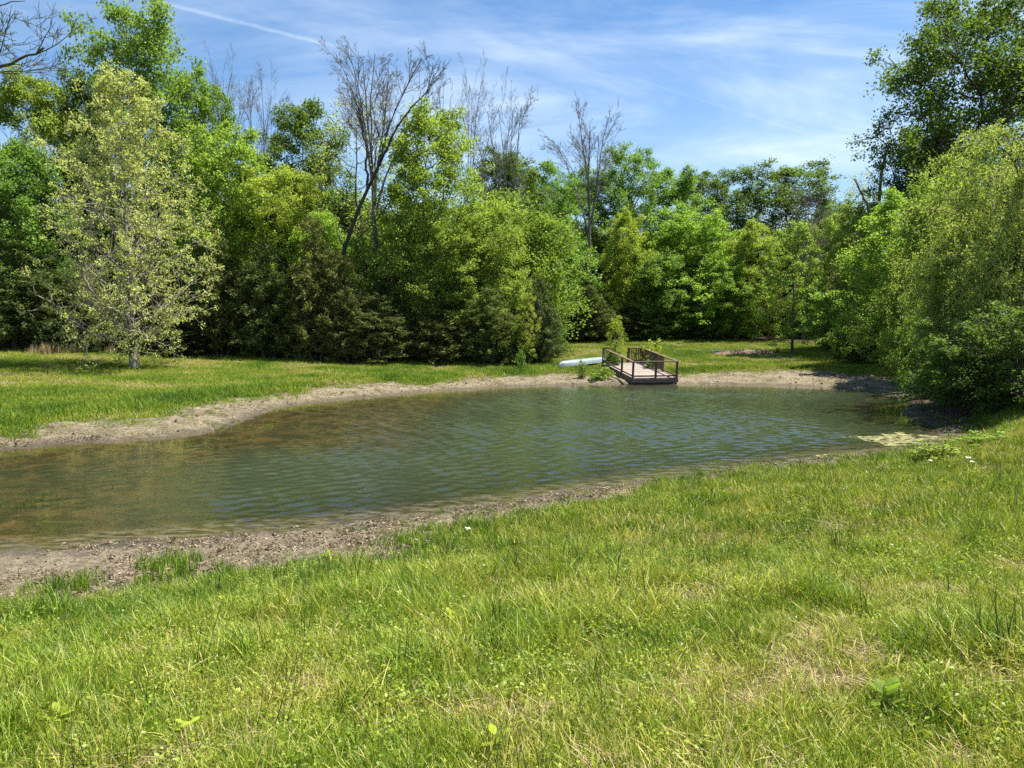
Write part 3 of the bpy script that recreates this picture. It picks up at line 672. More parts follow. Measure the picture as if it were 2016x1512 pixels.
MOSSBARK = mat_bark('mossy_bark', (0.06, 0.065, 0.03), (0.15, 0.16, 0.07))
path_tree('bare_tree', 33, 30, [
    ([(-190, 900, 0), (-170, 600, 0), (-130, 300, 0), (-120, 60, 0), (-100, -120, 0)], .24, .07, 4),
    ([(-130, 300, 0), (-60, 175, -.3), (0, 135, -.4), (40, 115, -.5), (85, 94, -.6)], .10, .035, 7),
    ([(-120, 60, 0), (-60, 20, .2), (0, 12, .3), (50, 2, .3)], .05, .012, 5), ([(-120, 60, 0), (-50, 50, .2), (10, 70, .2), (32, 80, .2)], .04, .010, 4)],
    'mossy bare limb and twigs reaching in at the upper left corner', MOSSBARK, G2)

# ------------------------------------------------------------------ scattered growth (points carrying instances)
def mat_tint(name, stops, trans=0.4, spread=0.5, rough=0.6, spec=0.15):
    """colour runs through stops by the tuft's own value; every blade differs a little"""
    m = bpy.data.materials.new(name); m.use_nodes = True; N = NT(m.node_tree)
    at_ = N.n('ShaderNodeAttribute', attribute_name='tint', attribute_type='INSTANCER'); geo = N.n('ShaderNodeNewGeometry'); rv = geo.outputs['Random Per Island']
    cr = N.n('ShaderNodeValToRGB'); el = cr.color_ramp.elements
    for i, (p, c) in enumerate(stops):
        e = el[i] if i < 2 else el.new(p)
        e.position = p; e.color = (*c, 1)
    tv = N.math('ADD', at_.outputs['Fac'], N.math('MULTIPLY', N.math('SUBTRACT', rv, 0.5), 0.6), clamp=True); N.l(tv, cr.inputs[0])
    hs = N.n('ShaderNodeHueSaturation'); N.l(cr.outputs[0], hs.inputs['Color'])
    r2 = N.math('FRACT', N.math('MULTIPLY', rv, 17.31)); N.l(N.math('ADD', 1 - spread / 2, N.math('MULTIPLY', r2, spread)), hs.inputs['Value'])
    b = N.n('ShaderNodeBsdfPrincipled'); N.l(hs.outputs[0], b.inputs['Base Color']); b.inputs['Roughness'].default_value = rough; b.inputs['Specular IOR Level'].default_value = spec
    t = N.n('ShaderNodeBsdfTranslucent'); N.l(N.mix(1.0, hs.outputs[0], (1.2, 1.12, 0.6), 'MULTIPLY'), t.inputs[0])
    mx = N.n('ShaderNodeMixShader'); mx.inputs[0].default_value = trans; N.l(b.outputs[0], mx.inputs[1]); N.l(t.outputs[0], mx.inputs[2])
    out = N.n('ShaderNodeOutputMaterial'); N.l(mx.outputs[0], out.inputs[0]); return m
def scatter(name, pts, rots, scls, vis, tints, meshes, label, cat):
    coll = bpy.data.collections.new(name + '_pieces')
    for i, me in enumerate(meshes):
        o = bpy.data.objects.new('%s_piece_%02d' % (name, i), me); coll.objects.link(o)
    m = bpy.data.meshes.new(name); m.vertices.add(len(pts)); m.vertices.foreach_set('co', np.asarray(pts, np.float32).ravel())
    for nm, ty, key, v in (('rot', 'FLOAT_VECTOR', 'vector', rots), ('scl', 'FLOAT_VECTOR', 'vector', scls), ('vi', 'INT', 'value', vis), ('tint', 'FLOAT', 'value', tints)):
        a = m.attributes.new(nm, ty, 'POINT'); a.data.foreach_set(key, np.asarray(v, np.int32 if ty == 'INT' else np.float32).ravel())
    ng = bpy.data.node_groups.new(name, 'GeometryNodeTree')
    ng.interface.new_socket('Geometry', in_out='INPUT', socket_type='NodeSocketGeometry'); ng.interface.new_socket('Geometry', in_out='OUTPUT', socket_type='NodeSocketGeometry')
    nd = ng.nodes; gi = nd.new('NodeGroupInput'); go = nd.new('NodeGroupOutput'); ip = nd.new('GeometryNodeInstanceOnPoints')
    ci = nd.new('GeometryNodeCollectionInfo'); ci.inputs['Collection'].default_value = coll; ci.inputs['Separate Children'].default_value = True; ci.inputs['Reset Children'].default_value = True
    def na(n_, t_):
        a = nd.new('GeometryNodeInputNamedAttribute'); a.data_type = t_; a.inputs['Name'].default_value = n_; return a.outputs['Attribute']
    e2r = nd.new('FunctionNodeEulerToRotation'); L = ng.links
    L.new(na('rot', 'FLOAT_VECTOR'), e2r.inputs[0]); L.new(e2r.outputs[0], ip.inputs['Rotation']); L.new(na('scl', 'FLOAT_VECTOR'), ip.inputs['Scale'])
    L.new(na('vi', 'INT'), ip.inputs['Instance Index']); ip.inputs['Pick Instance'].default_value = True
    L.new(ci.outputs[0], ip.inputs['Instance']); L.new(gi.outputs[0], ip.inputs['Points']); L.new(ip.outputs[0], go.inputs[0])
    o = bpy.data.objects.new(name, m); link(o); md = o.modifiers.new('scatter', 'NODES'); md.node_group = ng
    tag(o, label, cat, kind='stuff'); return o

def tuft(name, seed, n, rad, h, w, lean=0.5, seg=3, mat=None, heads=0, flat=0.0):
    rng = np.random.default_rng(seed); V, Q, T3 = [], [], []
    for i in range(n):
        a = rng.uniform(0, 6.283); r = rad * math.sqrt(rng.random()); b = np.array([math.cos(a) * r, math.sin(a) * r, -0.02])
        hh = h * rng.uniform(0.45, 1.15); az = rng.uniform(0, 6.283); d = np.array([math.cos(az), math.sin(az), 0]); le = lean * rng.uniform(0.2, 1.3)
        side = np.array([-math.sin(az + rng.normal(0, .8)), math.cos(az), 0]); ww = w * rng.uniform(.6, 1.3)
        t = np.linspace(0, 1, seg + 1)
        z = hh * (t - flat * t ** 2 * 0.6 - (le * 0.35) * t ** 2) * (1 - flat * 0.6); C = b + np.outer(le * hh * t ** 1.7 + flat * hh * t, d) + np.outer(z, [0, 0, 1])
        k = len(V); head = i < heads
        for s in range(seg + 1):
            wd = ww * (1 - t[s] ** 1.6) * 0.5 + (0.0004)
            if head: wd = w * 0.22 if s < seg - 1 else (w * 0.85 if s == seg - 1 else w * .3)
            V += [C[s] + side * wd, C[s] - side * wd]
        for s in range(seg): Q.append((k + 2 * s, k + 2 * s + 1, k + 2 * s + 3, k + 2 * s + 2))
    m = make_mesh(name, np.array(V), np.array(Q)); m.materials.append(mat); return m
GRASS = mat_tint('grass_blade', [(0, (0.055, 0.13, 0.012)), (0.42, (0.145, 0.245, 0.018)), (0.75, (0.25, 0.325, 0.028)), (1, (0.42, 0.40, 0.09))], 0.30, 0.9, 0.42, 0.3)
SEED = mat_tint('grass_seed_head', [(0, (0.26, 0.28, 0.06)), (1, (0.42, 0.39, 0.13))], 0.3, 0.5)
STRAW = mat_tint('dry_straw', [(0, (0.15, 0.11, 0.055)), (1, (0.36, 0.285, 0.16))], 0.2, 0.7, 0.8)

FORB = mat_tint('clover_leaf', [(0, (0.11, 0.20, 0.02)), (0.5, (0.20, 0.30, 0.03)), (1, (0.33, 0.40, 0.05))], 0.4, 0.6, 0.45, 0.3)
RUSH = mat_tint('rush_stalk', [(0, (0.02, 0.045, 0.012)), (1, (0.06, 0.10, 0.02))], 0.15, 0.5)
def forb(seed, n, rad, h, ll):
    rng = np.random.default_rng(seed); a = rng.uniform(0, 6.283, n); r = rad * np.sqrt(rng.random(n)); C = np.stack([np.cos(a) * r, np.sin(a) * r, rng.uniform(.25, 1, n) * h], 1)
    V, q = leaf_quads(C, rng.normal(0, 1, (n, 3)) * np.array([1, 1, .5]), unit(rng.normal(0, .55, (n, 3)) + np.array([0, 0, 1])), rng.uniform(.6, 1.3, n) * ll, rng.uniform(.45, .75, n) * ll)
    m = make_mesh('clover', V, q); m.materials.append(FORB); return m
def near_grass():
    rng = np.random.default_rng(71)
    pieces = [tuft('grass_tuft', 10 + i, 56, 0.12, 0.135, 0.0045, 0.6, 3, GRASS) for i in range(5)]          # 0-4 short lawn
    pieces += [tuft('grass_tuft', 20 + i, 46, 0.09, 0.22, 0.0046, 0.65, 4, GRASS) for i in range(3)]        # 5-7 taller clumps
    pieces += [tuft('grass_tuft', 30 + i, 7, 0.14, 0.17, 0.0048, 0.9, 6, SEED, heads=7) for i in range(3)]  # 8-10 seed heads
    pieces += [tuft('grass_tuft', 40 + i, 40, 0.14, 0.13, 0.0045, 0.9, 3, STRAW, flat=0.75) for i in range(3)]  # 11-13 straw
    pieces += [tuft('grass_tuft', 50 + i, 40, 0.17, 0.17, 0.0090, 0.55, 2, GRASS) for i in range(4)]         # 14-17 coarser, farther off
    pieces += [forb(110 + i, 26, .13, .13, .024) for i in range(3)]                                              # 18-20 clover and small leaves
    pieces += [tuft('rush', 120 + i, 9, 0.07, 0.42, 0.0042, 0.35, 4, RUSH) for i in range(2)]                # 21-22 dark rushes
    P, V, S, TN = [], [], [], []
    def place(n, y0, y1, pick, size):
        y = np.sqrt(rng.uniform(y0 ** 2, y1 ** 2, n)); x = rng.uniform(-0.78, 0.78, n) * (y + 0.6)
        z, sd = terrain(x, y); md = sdist(MUD, x, y) + (fbm(x * 0.9, y * 0.9, 41, 4) - 0.5) * 1.7 + (fbm(x * 4, y * 4, 77, 2) - .5) * 1.2
        wd = sdist(WOOD, x, y); ok = (md > 0.35 - 2.0 * rng.random(n) ** 5) & (sd > .25) & (near_w(x, y) > 0.5) & (wd > -1.0)
        x, y, z, md = x[ok], y[ok], z[ok], md[ok]; k = len(x)
        dry = fbm(x * 1.9 + 4, y * 1.9, 81, 4) - 0.05 + 0.06 * sstep(-y, -8, -3) + 0.05 * sstep(x, 0, 3); lush = fbm(x * 1.3, y * 1.3, 85, 3)
        vi, keep, tint, sc = pick(k, dry, lush, md, rng, fbm(x * 1.1, y * 1.1, 87, 3), fbm(x * .9 + 9, y * .9, 89, 3))
        P.append(np.stack([x, y, z], 1)[keep]); V.append(vi[keep]); TN.append(tint[keep]); S.append((sc * size)[keep])
    def lawn(coarse):
        def f(k, dry, lush, md, rng, fl, rs):
            vi = (rng.integers(14, 18, k) if coarse else rng.integers(0, 5, k)); tall = rng.random(k) < sstep(lush, 0.5, 0.72) * 0.35
            if not coarse: vi = np.where(tall, rng.integers(5, 8, k), vi)
            st = rng.random(k) < sstep(dry, 0.55, 0.72) * 0.5 + 0.05; vi = np.where(st, rng.integers(11, 14, k), vi)
            se = rng.random(k) < 0.085 + 0.12 * sstep(dry, .45, .6); vi = np.where(se & ~st, rng.integers(8, 11, k), vi)
            fo = rng.random(k) < 0.05 + 0.16 * sstep(fl, .5, .65); vi = np.where(fo & ~st & ~se, rng.integers(18, 21, k), vi)
            ru = rng.random(k) < 0.003 + 0.03 * sstep(rs, .62, .75); vi = np.where(ru, rng.integers(21, 23, k), vi)
            keep = rng.random(k) > sstep(dry, 0.62, 0.76) * 0.5
            tint = np.clip(0.65 + (dry - 0.5) * 0.8 - (lush - .5) * 0.35 + rng.normal(0, 0.2, k) - 0.25 * (1 - sstep(md, 0.2, 1.4)), 0, 1)
            return vi, keep, tint, rng.uniform(0.7, 1.35, k) * (0.9 + 0.35 * sstep(lush, .45, .7)) * (0.55 + 0.45 * sstep(md, -.6, .3))
        return f
    place(30000, 1.2, 8.5, lawn(False), 1.0); place(52000, 7.5, 27, lawn(True), 1.05)
    P = np.concatenate(P); V = np.concatenate(V); S = np.concatenate(S); TN = np.concatenate(TN); k = len(P)
    rots = np.stack([rng.normal(0, .18, k) - 0.05, rng.normal(0, .18, k), rng.uniform(0, 6.283, k)], 1); sc = np.stack([S, S, S * rng.uniform(.8, 1.25, k)], 1)
    return scatter('grass', P, rots, sc, V, TN, pieces, 'uneven green grass with straw and seed heads on the near bank', 'grass')
near_grass()

GRASS_FAR = mat_tint('meadow_blade', [(0, (0.06, 0.135, 0.014)), (0.42, (0.155, 0.25, 0.022)), (0.75, (0.26, 0.325, 0.036)), (1, (0.40, 0.38, 0.10))], 0.3, 0.7, 0.5, 0.15)
def far_grass():
    rng = np.random.default_rng(72)
    pieces = [tuft('grass_tuft', 60 + i, 40, 0.34, 0.30, 0.022, 0.5, 2, GRASS_FAR) for i in range(4)] + [tuft('grass_tuft', 70 + i, 30, 0.3, 0.22, 0.022, 0.8, 2, STRAW, flat=.5) for i in range(2)]
    n = 90000; y = rng.uniform(18, 80, n); x = rng.uniform(-0.76, 0.76, n) * y
    z, sd = terrain(x, y); md = sdist(MUD, x, y) + (fbm(x * 0.9, y * 0.9, 41, 4) - 0.5) * 1.7; wd = sdist(WOOD, x, y)
    ok = (md > 0.4 - 2.6 * rng.random(n) ** 4) & (sd > .2) & (near_w(x, y) <= 0.5) & (wd > -0.6); x, y, z, md, wd = x[ok], y[ok], z[ok], md[ok], wd[ok]; k = len(x)
    dry = fbm(x * 0.45, y * 0.45, 91, 4); band = sstep(md, 0.4, 1.2) * (1 - sstep(md, 2.0, 3.2))   # lush strip left unmown along the mud
    vi = np.where(rng.random(k) < sstep(dry, .50, .66) * .7 + 0.05, rng.integers(4, 6, k), rng.integers(0, 4, k))
    tint = np.clip(0.68 + (dry - .5) * 1.5 - band * 0.2 + rng.normal(0, .12, k), 0, 1); s = rng.uniform(.6, 1.2, k) * (0.62 + 0.42 * band) * (0.5 + 0.5 * sstep(md, -.8, .3))
    rots = np.stack([rng.normal(0, .1, k), rng.normal(0, .1, k), rng.uniform(0, 6.283, k)], 1)
    return scatter('lawn_grass', np.stack([x, y, z], 1), rots, np.stack([s * 1.2, s * 1.2, s], 1), vi, tint, pieces, 'bright green meadow grass on the far side of the pond', 'grass')
far_grass()

def undergrowth():
    rng = np.random.default_rng(73)
    UL = mat_tint('undergrowth_leaf', [(0, (0.10, 0.18, 0.035)), (0.5, (0.165, 0.27, 0.045)), (1, (0.24, 0.33, 0.055))], 0.42, 0.5)
    pieces = []
    for i in range(3):
        a, b, _, _ = shrub(950 + i, 3.0, 1.7, nl=22, leaves=34, crad=.45, ln=.15, wd=.10); b.materials.append(UL); pieces.append(b)
    for i in range(3):
        a, b, _, _ = broadleaf(960 + i, 12, 3.2, 0.12, prof_oval, nl=30, nsub=6, leaves=26, crad=.95, ln=.22, wd=.16); b.materials.append(UL); pieces.append(b)
    P, V, S, R_, TN = [], [], [], [], []
    def add(x, y, v, sxy, sz, t): P.append((x, y, tz(x, y) - 0.05)); V.append(v); S.append((sxy, sxy, sz)); R_.append((0, 0, rng.uniform(0, 6.28))); TN.append(t)
    for i in range(170):                       # low shrubs under the edge
        u = rng.random(); px = -60 + u * 1850; D = (51.5 + rng.uniform(0, 7)) if px < 1075 else (76 + rng.uniform(0, 9) if px < 1650 else rng.uniform(56, 72))
        x = (px - CX) / F * D; add(x, D, int(rng.integers(0, 3)), rng.uniform(.7, 1.3), rng.uniform(.6, 1.35), rng.uniform(0, .75))
    for i in range(120):                       # the depth of the wood
        px = -120 + rng.random() * 2100; D = rng.uniform(60, 84) if px < 1075 else rng.uniform(84, 112)
        if 1075 < px < 1120: D += 6
        x = (px - CX) / F * D; add(x, D, int(rng.integers(3, 6)), rng.uniform(.9, 1.5), rng.uniform(.75, 1.15), rng.uniform(.1, .8))
    scatter('undergrowth', P, R_, S, V, TN, pieces, 'dense shrubs and leaves filling the shade of the wood', 'undergrowth')
undergrowth()

# ------------------------------------------------------------------ the dock
def mat_wood(name, a, b_, rough=0.85):
    m = bpy.data.materials.new(name); m.use_nodes = True; N = NT(m.node_tree)
    tcn = N.n('ShaderNodeTexCoord'); oi = N.n('ShaderNodeObjectInfo')
    v = N.n('ShaderNodeVectorMath'); v.operation = 'ADD'; N.l(tcn.outputs['Object'], v.inputs[0]); N.l(oi.outputs['Random'], v.inputs[1])
    n = N.noise(N.mapping(v.outputs[0], scale=(1.2, 14, 14)), 3, 5, .65); n2 = N.noise(v.outputs[0], 2.2, 3)
    c = N.mix(N.smooth(n, .3, .7), a, b_); c = N.mix(N.math('MULTIPLY', N.smooth(n2, .5, .75), .5), c, (0.05, 0.045, 0.04))
    hs = N.n('ShaderNodeHueSaturation'); N.l(c, hs.inputs['Color']); N.l(N.math('ADD', .75, N.math('MULTIPLY', oi.outputs['Random'], .5)), hs.inputs['Value'])
    b = N.n('ShaderNodeBsdfPrincipled'); N.l(hs.outputs[0], b.inputs['Base Color']); b.inputs['Roughness'].default_value = rough; b.inputs['Specular IOR Level'].default_value = .2
    bp = N.n('ShaderNodeBump'); bp.inputs['Distance'].default_value = .01; N.l(n, bp.inputs['Height']); N.l(bp.outputs[0], b.inputs['Normal'])
    out = N.n('ShaderNodeOutputMaterial'); N.l(b.outputs[0], out.inputs[0]); return m
DECK = mat_wood('weathered_deck', (0.17, 0.135, 0.115), (0.33, 0.28, 0.245)); RAIL = mat_wood('weathered_rail', (0.085, 0.055, 0.042), (0.17, 0.125, 0.10)); REDW = mat_wood('red_stained_post', (0.10, 0.032, 0.022), (0.17, 0.06, 0.042))
def box(name, p0, p1, w, h, mat, parent, bev=0.006):
    """a board from p0 to p1 (parent's space), w wide, h deep, edges eased"""
    p0, p1 = Vector(p0), Vector(p1); d = p1 - p0; L = d.length; d.normalize()
    upv = Vector((0, 0, 1)) if abs(d.z) < 0.9 else Vector((0, 1, 0))
    s = d.cross(upv).normalized(); u = s.cross(d).normalized()
    a, b = w / 2, h / 2; prof = [(-a + bev, -b), (a - bev, -b), (a, -b + bev), (a, b - bev), (a - bev, b), (-a + bev, b), (-a, b - bev), (-a, -b + bev)]
    V = [(0.0, x, y) for x, y in prof] + [(L, x, y) for x, y in prof]
    Fc = [(i, (i + 1) % 8, 8 + (i + 1) % 8, 8 + i) for i in range(8)] + [tuple(range(7, -1, -1)), tuple(range(8, 16))]
    m = bpy.data.meshes.new(name); m.from_pydata(V, [], Fc); m.polygons.foreach_set('use_smooth', [False] * len(Fc)); m.update()
    o = obj(name, m, mat, parent); M = Matrix((( d.x, s.x, u.x, p0.x), (d.y, s.y, u.y, p0.y), (d.z, s.z, u.z, p0.z), (0, 0, 0, 1))); o.matrix_local = M; return o
def build_dock():
    rng = np.random.default_rng(5)
    xa, ya = at(1245, 745, 42.6)[0], 42.6; Wd, Ld = 2.72, 6.2
    o = empty('dock', (xa, ya, 0.36), math.radians(10.5)); o.rotation_euler = (math.radians(5.6), 0, math.radians(9.5))
    tag(o, 'weathered wooden dock with railings tilting down to the far edge of the pond', 'dock')
    nb = 43; pit = Ld / nb
    for i in range(nb):
        y = (i + .5) * pit; box('deck_board', (-.03 + rng.normal(0, .012), y, -.019 + rng.normal(0, .003)), (Wd + .03 + rng.normal(0, .012), y, -.019 + rng.normal(0, .003)), pit - .012, .038, DECK, o)
    box('front_fascia', (-.05, -.025, -.16), (Wd + .05, -.025, -.16), .04, .24, DECK, o)
    for x in (-.056, Wd + .056): box('side_fascia', (x, 0, -.16), (x, Ld, -.16), .04, .24, RAIL, o)
    for x in (.35, Wd / 2, Wd - .35): box('joist', (x, .05, -.15), (x, Ld - .05, -.15), .05, .20, RAIL, o)
    box('sill_beam', (.05, .12, -.34), (Wd - .25, .12, -.34), .12, .12, RAIL, o)
    for (x, y) in ((.2, .3), (Wd - .3, .3), (.2, 3.2), (Wd - .3, 3.2)): box('pile', (x, y, -1.3), (x, y, -.26), .12, .12, RAIL, o)
    H = .92
    def post(x, y, mat=RAIL, top=H): return box('post', (x, y, -.12), (x + rng.normal(0, .012), y + rng.normal(0, .012), top), .11, .11, mat, o)
    P = dict(fl=(.03, .03), fm=(Wd * .52, .03), fr=(Wd - .03, .03), lm=(.03, 2.1), lb=(.03, Ld - .05), lb2=(.78, Ld - .05), rb2=(1.72, Ld - .05), rb=(Wd - .03, Ld - .05), rm=(Wd - .03, 2.3))
    for k, (x, y) in P.items():
        if k == 'lb': box('post', (x, y, -.12), (x, y, H), .08, .08, RAIL, o)
        else: post(x, y, REDW if k == 'rb' else RAIL, H - .05 if k == 'fm' else H)
    def rails(a, b, bal=0, low=.10):
        (x0, y0), (x1, y1) = P[a], P[b]
        box('top_rail', (x0, y0, H + .02), (x1, y1, H + .02), .14, .055, RAIL, o)
        box('bottom_rail', (x0, y0 + .0, low), (x1, y1, low), .05, .085, RAIL, o)
        for i in range(bal):
            t = (i + 1) / (bal + 1); x, y = x0 + (x1 - x0) * t, y0 + (y1 - y0) * t
            box('baluster', (x, y, low + .035), (x + rng.normal(0, .008), y, H), .045, .045, RAIL, o, .003)
    rails('fl', 'fr'); rails('fl', 'lb'); rails('lb', 'lb2', 6); rails('rb2', 'rb', 7); rails('rm', 'rb', 22); rails('fr', 'rm')
    return o
dock = build_dock()

# ------------------------------------------------------------------ the overturned canoe
def build_canoe():
    (x0, y0) = hit(1102, 728); L = 5.4; nt, ns = 33, 17
    t = np.linspace(-1, 1, nt); V = []
    for inner in (0, 1):
        th = 0.012 * inner
        for tt in t:
            e = max(1 - abs(tt) ** 3.2, 0) ** 0.62; hb = max(0.49 * e - th, 0.004); top = 0.42 - 0.05 * abs(tt) ** 5 - th - 0.30 * max(abs(tt) - .93, 0) / .07 * .55
            sheer = -0.0 + 0.02 * (1 - tt * tt)
            for a in np.linspace(0, math.pi, ns):
                ca, sa = math.cos(a), math.sin(a)
                V.append((tt * L / 2 * (1 - th * .5), hb * math.copysign(abs(ca) ** 0.62, ca), sheer + (top - sheer) * sa ** 0.72))
    n = nt * ns; i = np.arange(n).reshape(nt, ns); q = np.stack([i[:-1, :-1], i[1:, :-1], i[1:, 1:], i[:-1, 1:]], -1).reshape(-1, 4)
    q = np.concatenate([q, (q + n)[:, ::-1]])
    m = make_mesh('hull', np.array(V), q)
    mt = bpy.data.materials.new('canoe_paint'); mt.use_nodes = True; N = NT(mt.node_tree); tcn = N.n('ShaderNodeTexCoord'); n1 = N.noise(tcn.outputs['Object'], 2.2, 5, .6); n2 = N.noise(N.mapping(tcn.outputs['Object'], scale=(.4, 3, 1)), 9, 4)
    c = N.mix(N.math('MULTIPLY', N.smooth(n1, .5, .72), .35), (0.20, 0.245, 0.27), (0.12, 0.135, 0.12)); c = N.mix(N.math('MULTIPLY', N.smooth(n2, .56, .7), .25), c, (0.15, 0.17, 0.17))
    b = N.n('ShaderNodeBsdfPrincipled'); N.l(c, b.inputs['Base Color']); b.inputs['Roughness'].default_value = .45; ou = N.n('ShaderNodeOutputMaterial'); N.l(b.outputs[0], ou.inputs[0])
    ang = math.radians(50); cx, cy = x0 + math.cos(ang) * L / 2, y0 + math.sin(ang) * L / 2 + .2
    o = empty('canoe', (cx, cy, tz(cx, cy) + .10), ang); o.rotation_euler = (math.radians(-7), math.radians(-1.5), ang)
    obj('hull', m, mt, o)
    for s in (-1, 1):
        P = np.array([(tt * L / 2, s * (0.49 * max(1 - abs(tt) ** 3.2, 0) ** .62 + .004), .012 + 0.02 * (1 - tt * tt)) for tt in np.linspace(-.97, .97, 25)]); W = Wood(); W.add(P, np.full(25, .016), 6); obj('gunwale', W.mesh('gunwale'), GREYBARK, o)
    W = Wood(); W.add(np.array([(tt * L / 2, 0, 0.426 - .05 * abs(tt) ** 5) for tt in np.linspace(-.9, .9, 15)]), np.full(15, .012), 5); obj('keel', W.mesh('keel'), mt, o)
    tag(o, 'pale overturned canoe lying in the grass left of the dock', 'canoe'); return o
build_canoe()

# ------------------------------------------------------------------ small plants, litter, weeds
def SP(k, px, top, w, D, c, label, name='shrub', cat='plant', group=None): return plant(name, cat, k, px, top, w, D, c, label, group)
SP('U1', 1214, 622, 40, 48.5, YEL, 'bright sapling growing through the gap in the back rail of the dock', 'sapling', 'sapling')
SP('P0', 1208, 678, 32, 47.6, DARK, 'dark vine clump on the left back post of the dock')
SP('P1', 1282, 664, 58, 48.5, YEL, 'yellow green shoots rising behind the right rail of the dock')
SP('P2', 1283, 700, 36, 46.4, DARK, 'dark leafy vine hanging on the right rail of the dock')
SP('P0', 1262, 672, 26, 50.5, MID, 'thin leafy shoot behind the red corner post of the dock')
SP('P2', 1187, 716, 46, 44.0, BRIGHT, 'leafy plant crowding the left side of the dock')
SP('P1', 1148, 706, 30, 44.2, MID, 'small green plant growing against the canoe')
SP('P0', 1172, 727, 44, 43.4, MID, 'low weeds between the canoe and the dock, on top of the mud edge')
SP('P1', 1027, 684, 26, 47.5, MID, 'small round shrub alone on the lawn left of the canoe')
SP('P2', 1412, 680, 30, 60, MID, 'small green plant at the left end of the brush heap')
SP('P0', 1530, 684, 20, 58.5, DARK, 'little dark shrub at the right end of the brush heap')
bx_, by_ = hit(352, 703)
plant('evergreen_bush', 'bush', 'C1', 352, 632, 112, by_, (0.05, 0.075, 0.02), 'round dark evergreen bush behind the right branches of the sycamore', leaf=NEEDLE)
rx, ry = hit(1860, 905)
SP('P1', 1850, 868, 120, ry, YEL, 'bright low plant by the algae at the right end of the near bank')
SP('P2', 1945, 850, 120, ry + .6, BRIGHT, 'bright weeds below the dark bush at the right edge')
SP('U0', 1040, 580, 46, 50.0, YEL, 'bright leafy sapling in front of the brown green juniper', 'sapling', 'sapling')

def brush_heap():
    rng = np.random.default_rng(61); x, y = hit(1470, 697); W = Wood(); o = empty('brush_heap', (x, y, tz(x, y)))
    for i in range(90):
        a = rng.uniform(0, 6.28); c = np.array([rng.normal(0, 1.35), rng.normal(0, .5), rng.uniform(.02, .3)]); d = np.array([math.cos(a), math.sin(a) * .5, rng.normal(0, .12)]) * rng.uniform(.25, .8)
        W.add(np.array([c - d, c + rng.normal(0, .04, 3), c + d]), np.array([.022, .018, .009]) * rng.uniform(.7, 1.6), 4)
    obj('stick_pile', W.mesh('stick_pile'), GREYBARK, o)['kind'] = 'stuff'
    g = 25; u = np.linspace(-1, 1, g); X, Y = np.meshgrid(u * 3.0, u * 1.1); Z = .28 * np.maximum(1 - (X / 3.0) ** 2 - (Y / 1.1) ** 2, -.15) * (.6 + .8 * fbm(X * 2, Y * 2, 5, 3))
    i = np.arange(g * g).reshape(g, g); q = np.stack([i[:-1, :-1], i[:-1, 1:], i[1:, 1:], i[1:, :-1]], -1).reshape(-1, 4)
    obj('soil_mound', make_mesh('soil_mound', np.stack([X, Y, Z], -1).reshape(-1, 3), q), mat_bark('heap_soil', (0.10, 0.062, 0.042), (0.24, 0.165, 0.12), 4), o)
    tag(o, 'low heap of brown soil and dead sticks on the far lawn', 'brush heap')
brush_heap()

def rock(px, py, w, label, col=((0.13, 0.07, 0.045), (0.30, 0.19, 0.13))):
    rng = np.random.default_rng(int(px)); x, y = hit(px, py); s = w / F * y * .5
    nu, nv = 14, 9; V = []
    for j in range(nv):
        ph = math.pi * j / (nv - 1)
        for i in range(nu):
            a = 2 * math.pi * i / nu; d = np.array([math.cos(a) * math.sin(ph), math.sin(a) * math.sin(ph), math.cos(ph)]); r = 1 + .35 * (fbm(np.array([d[0] * 1.7 + 3 + px]), np.array([d[1] * 1.7 + d[2] * 2.1]), 3, 3)[0] - .5)
            V.append(d * r * np.array([s, s * .75, s * .62]))
    i = np.arange(nu * nv).reshape(nv, nu); q = np.stack([i[:-1], np.roll(i, -1, 1)[:-1], np.roll(i, -1, 1)[1:], i[1:]], -1).reshape(-1, 4)
    o = obj('rock', make_mesh('rock', np.array(V), q), mat_bark('rock', *col, 5)); o.location = (x, y, tz(x, y) + s * .25); tag(o, label, 'rock')
rock(881, 690, 20, 'reddish brown rock in the grass at the foot of the cedars')
rock(922, 1024, 9, 'small pale stone on the near mud edge', ((0.4, 0.38, 0.34), (0.6, 0.57, 0.5)))

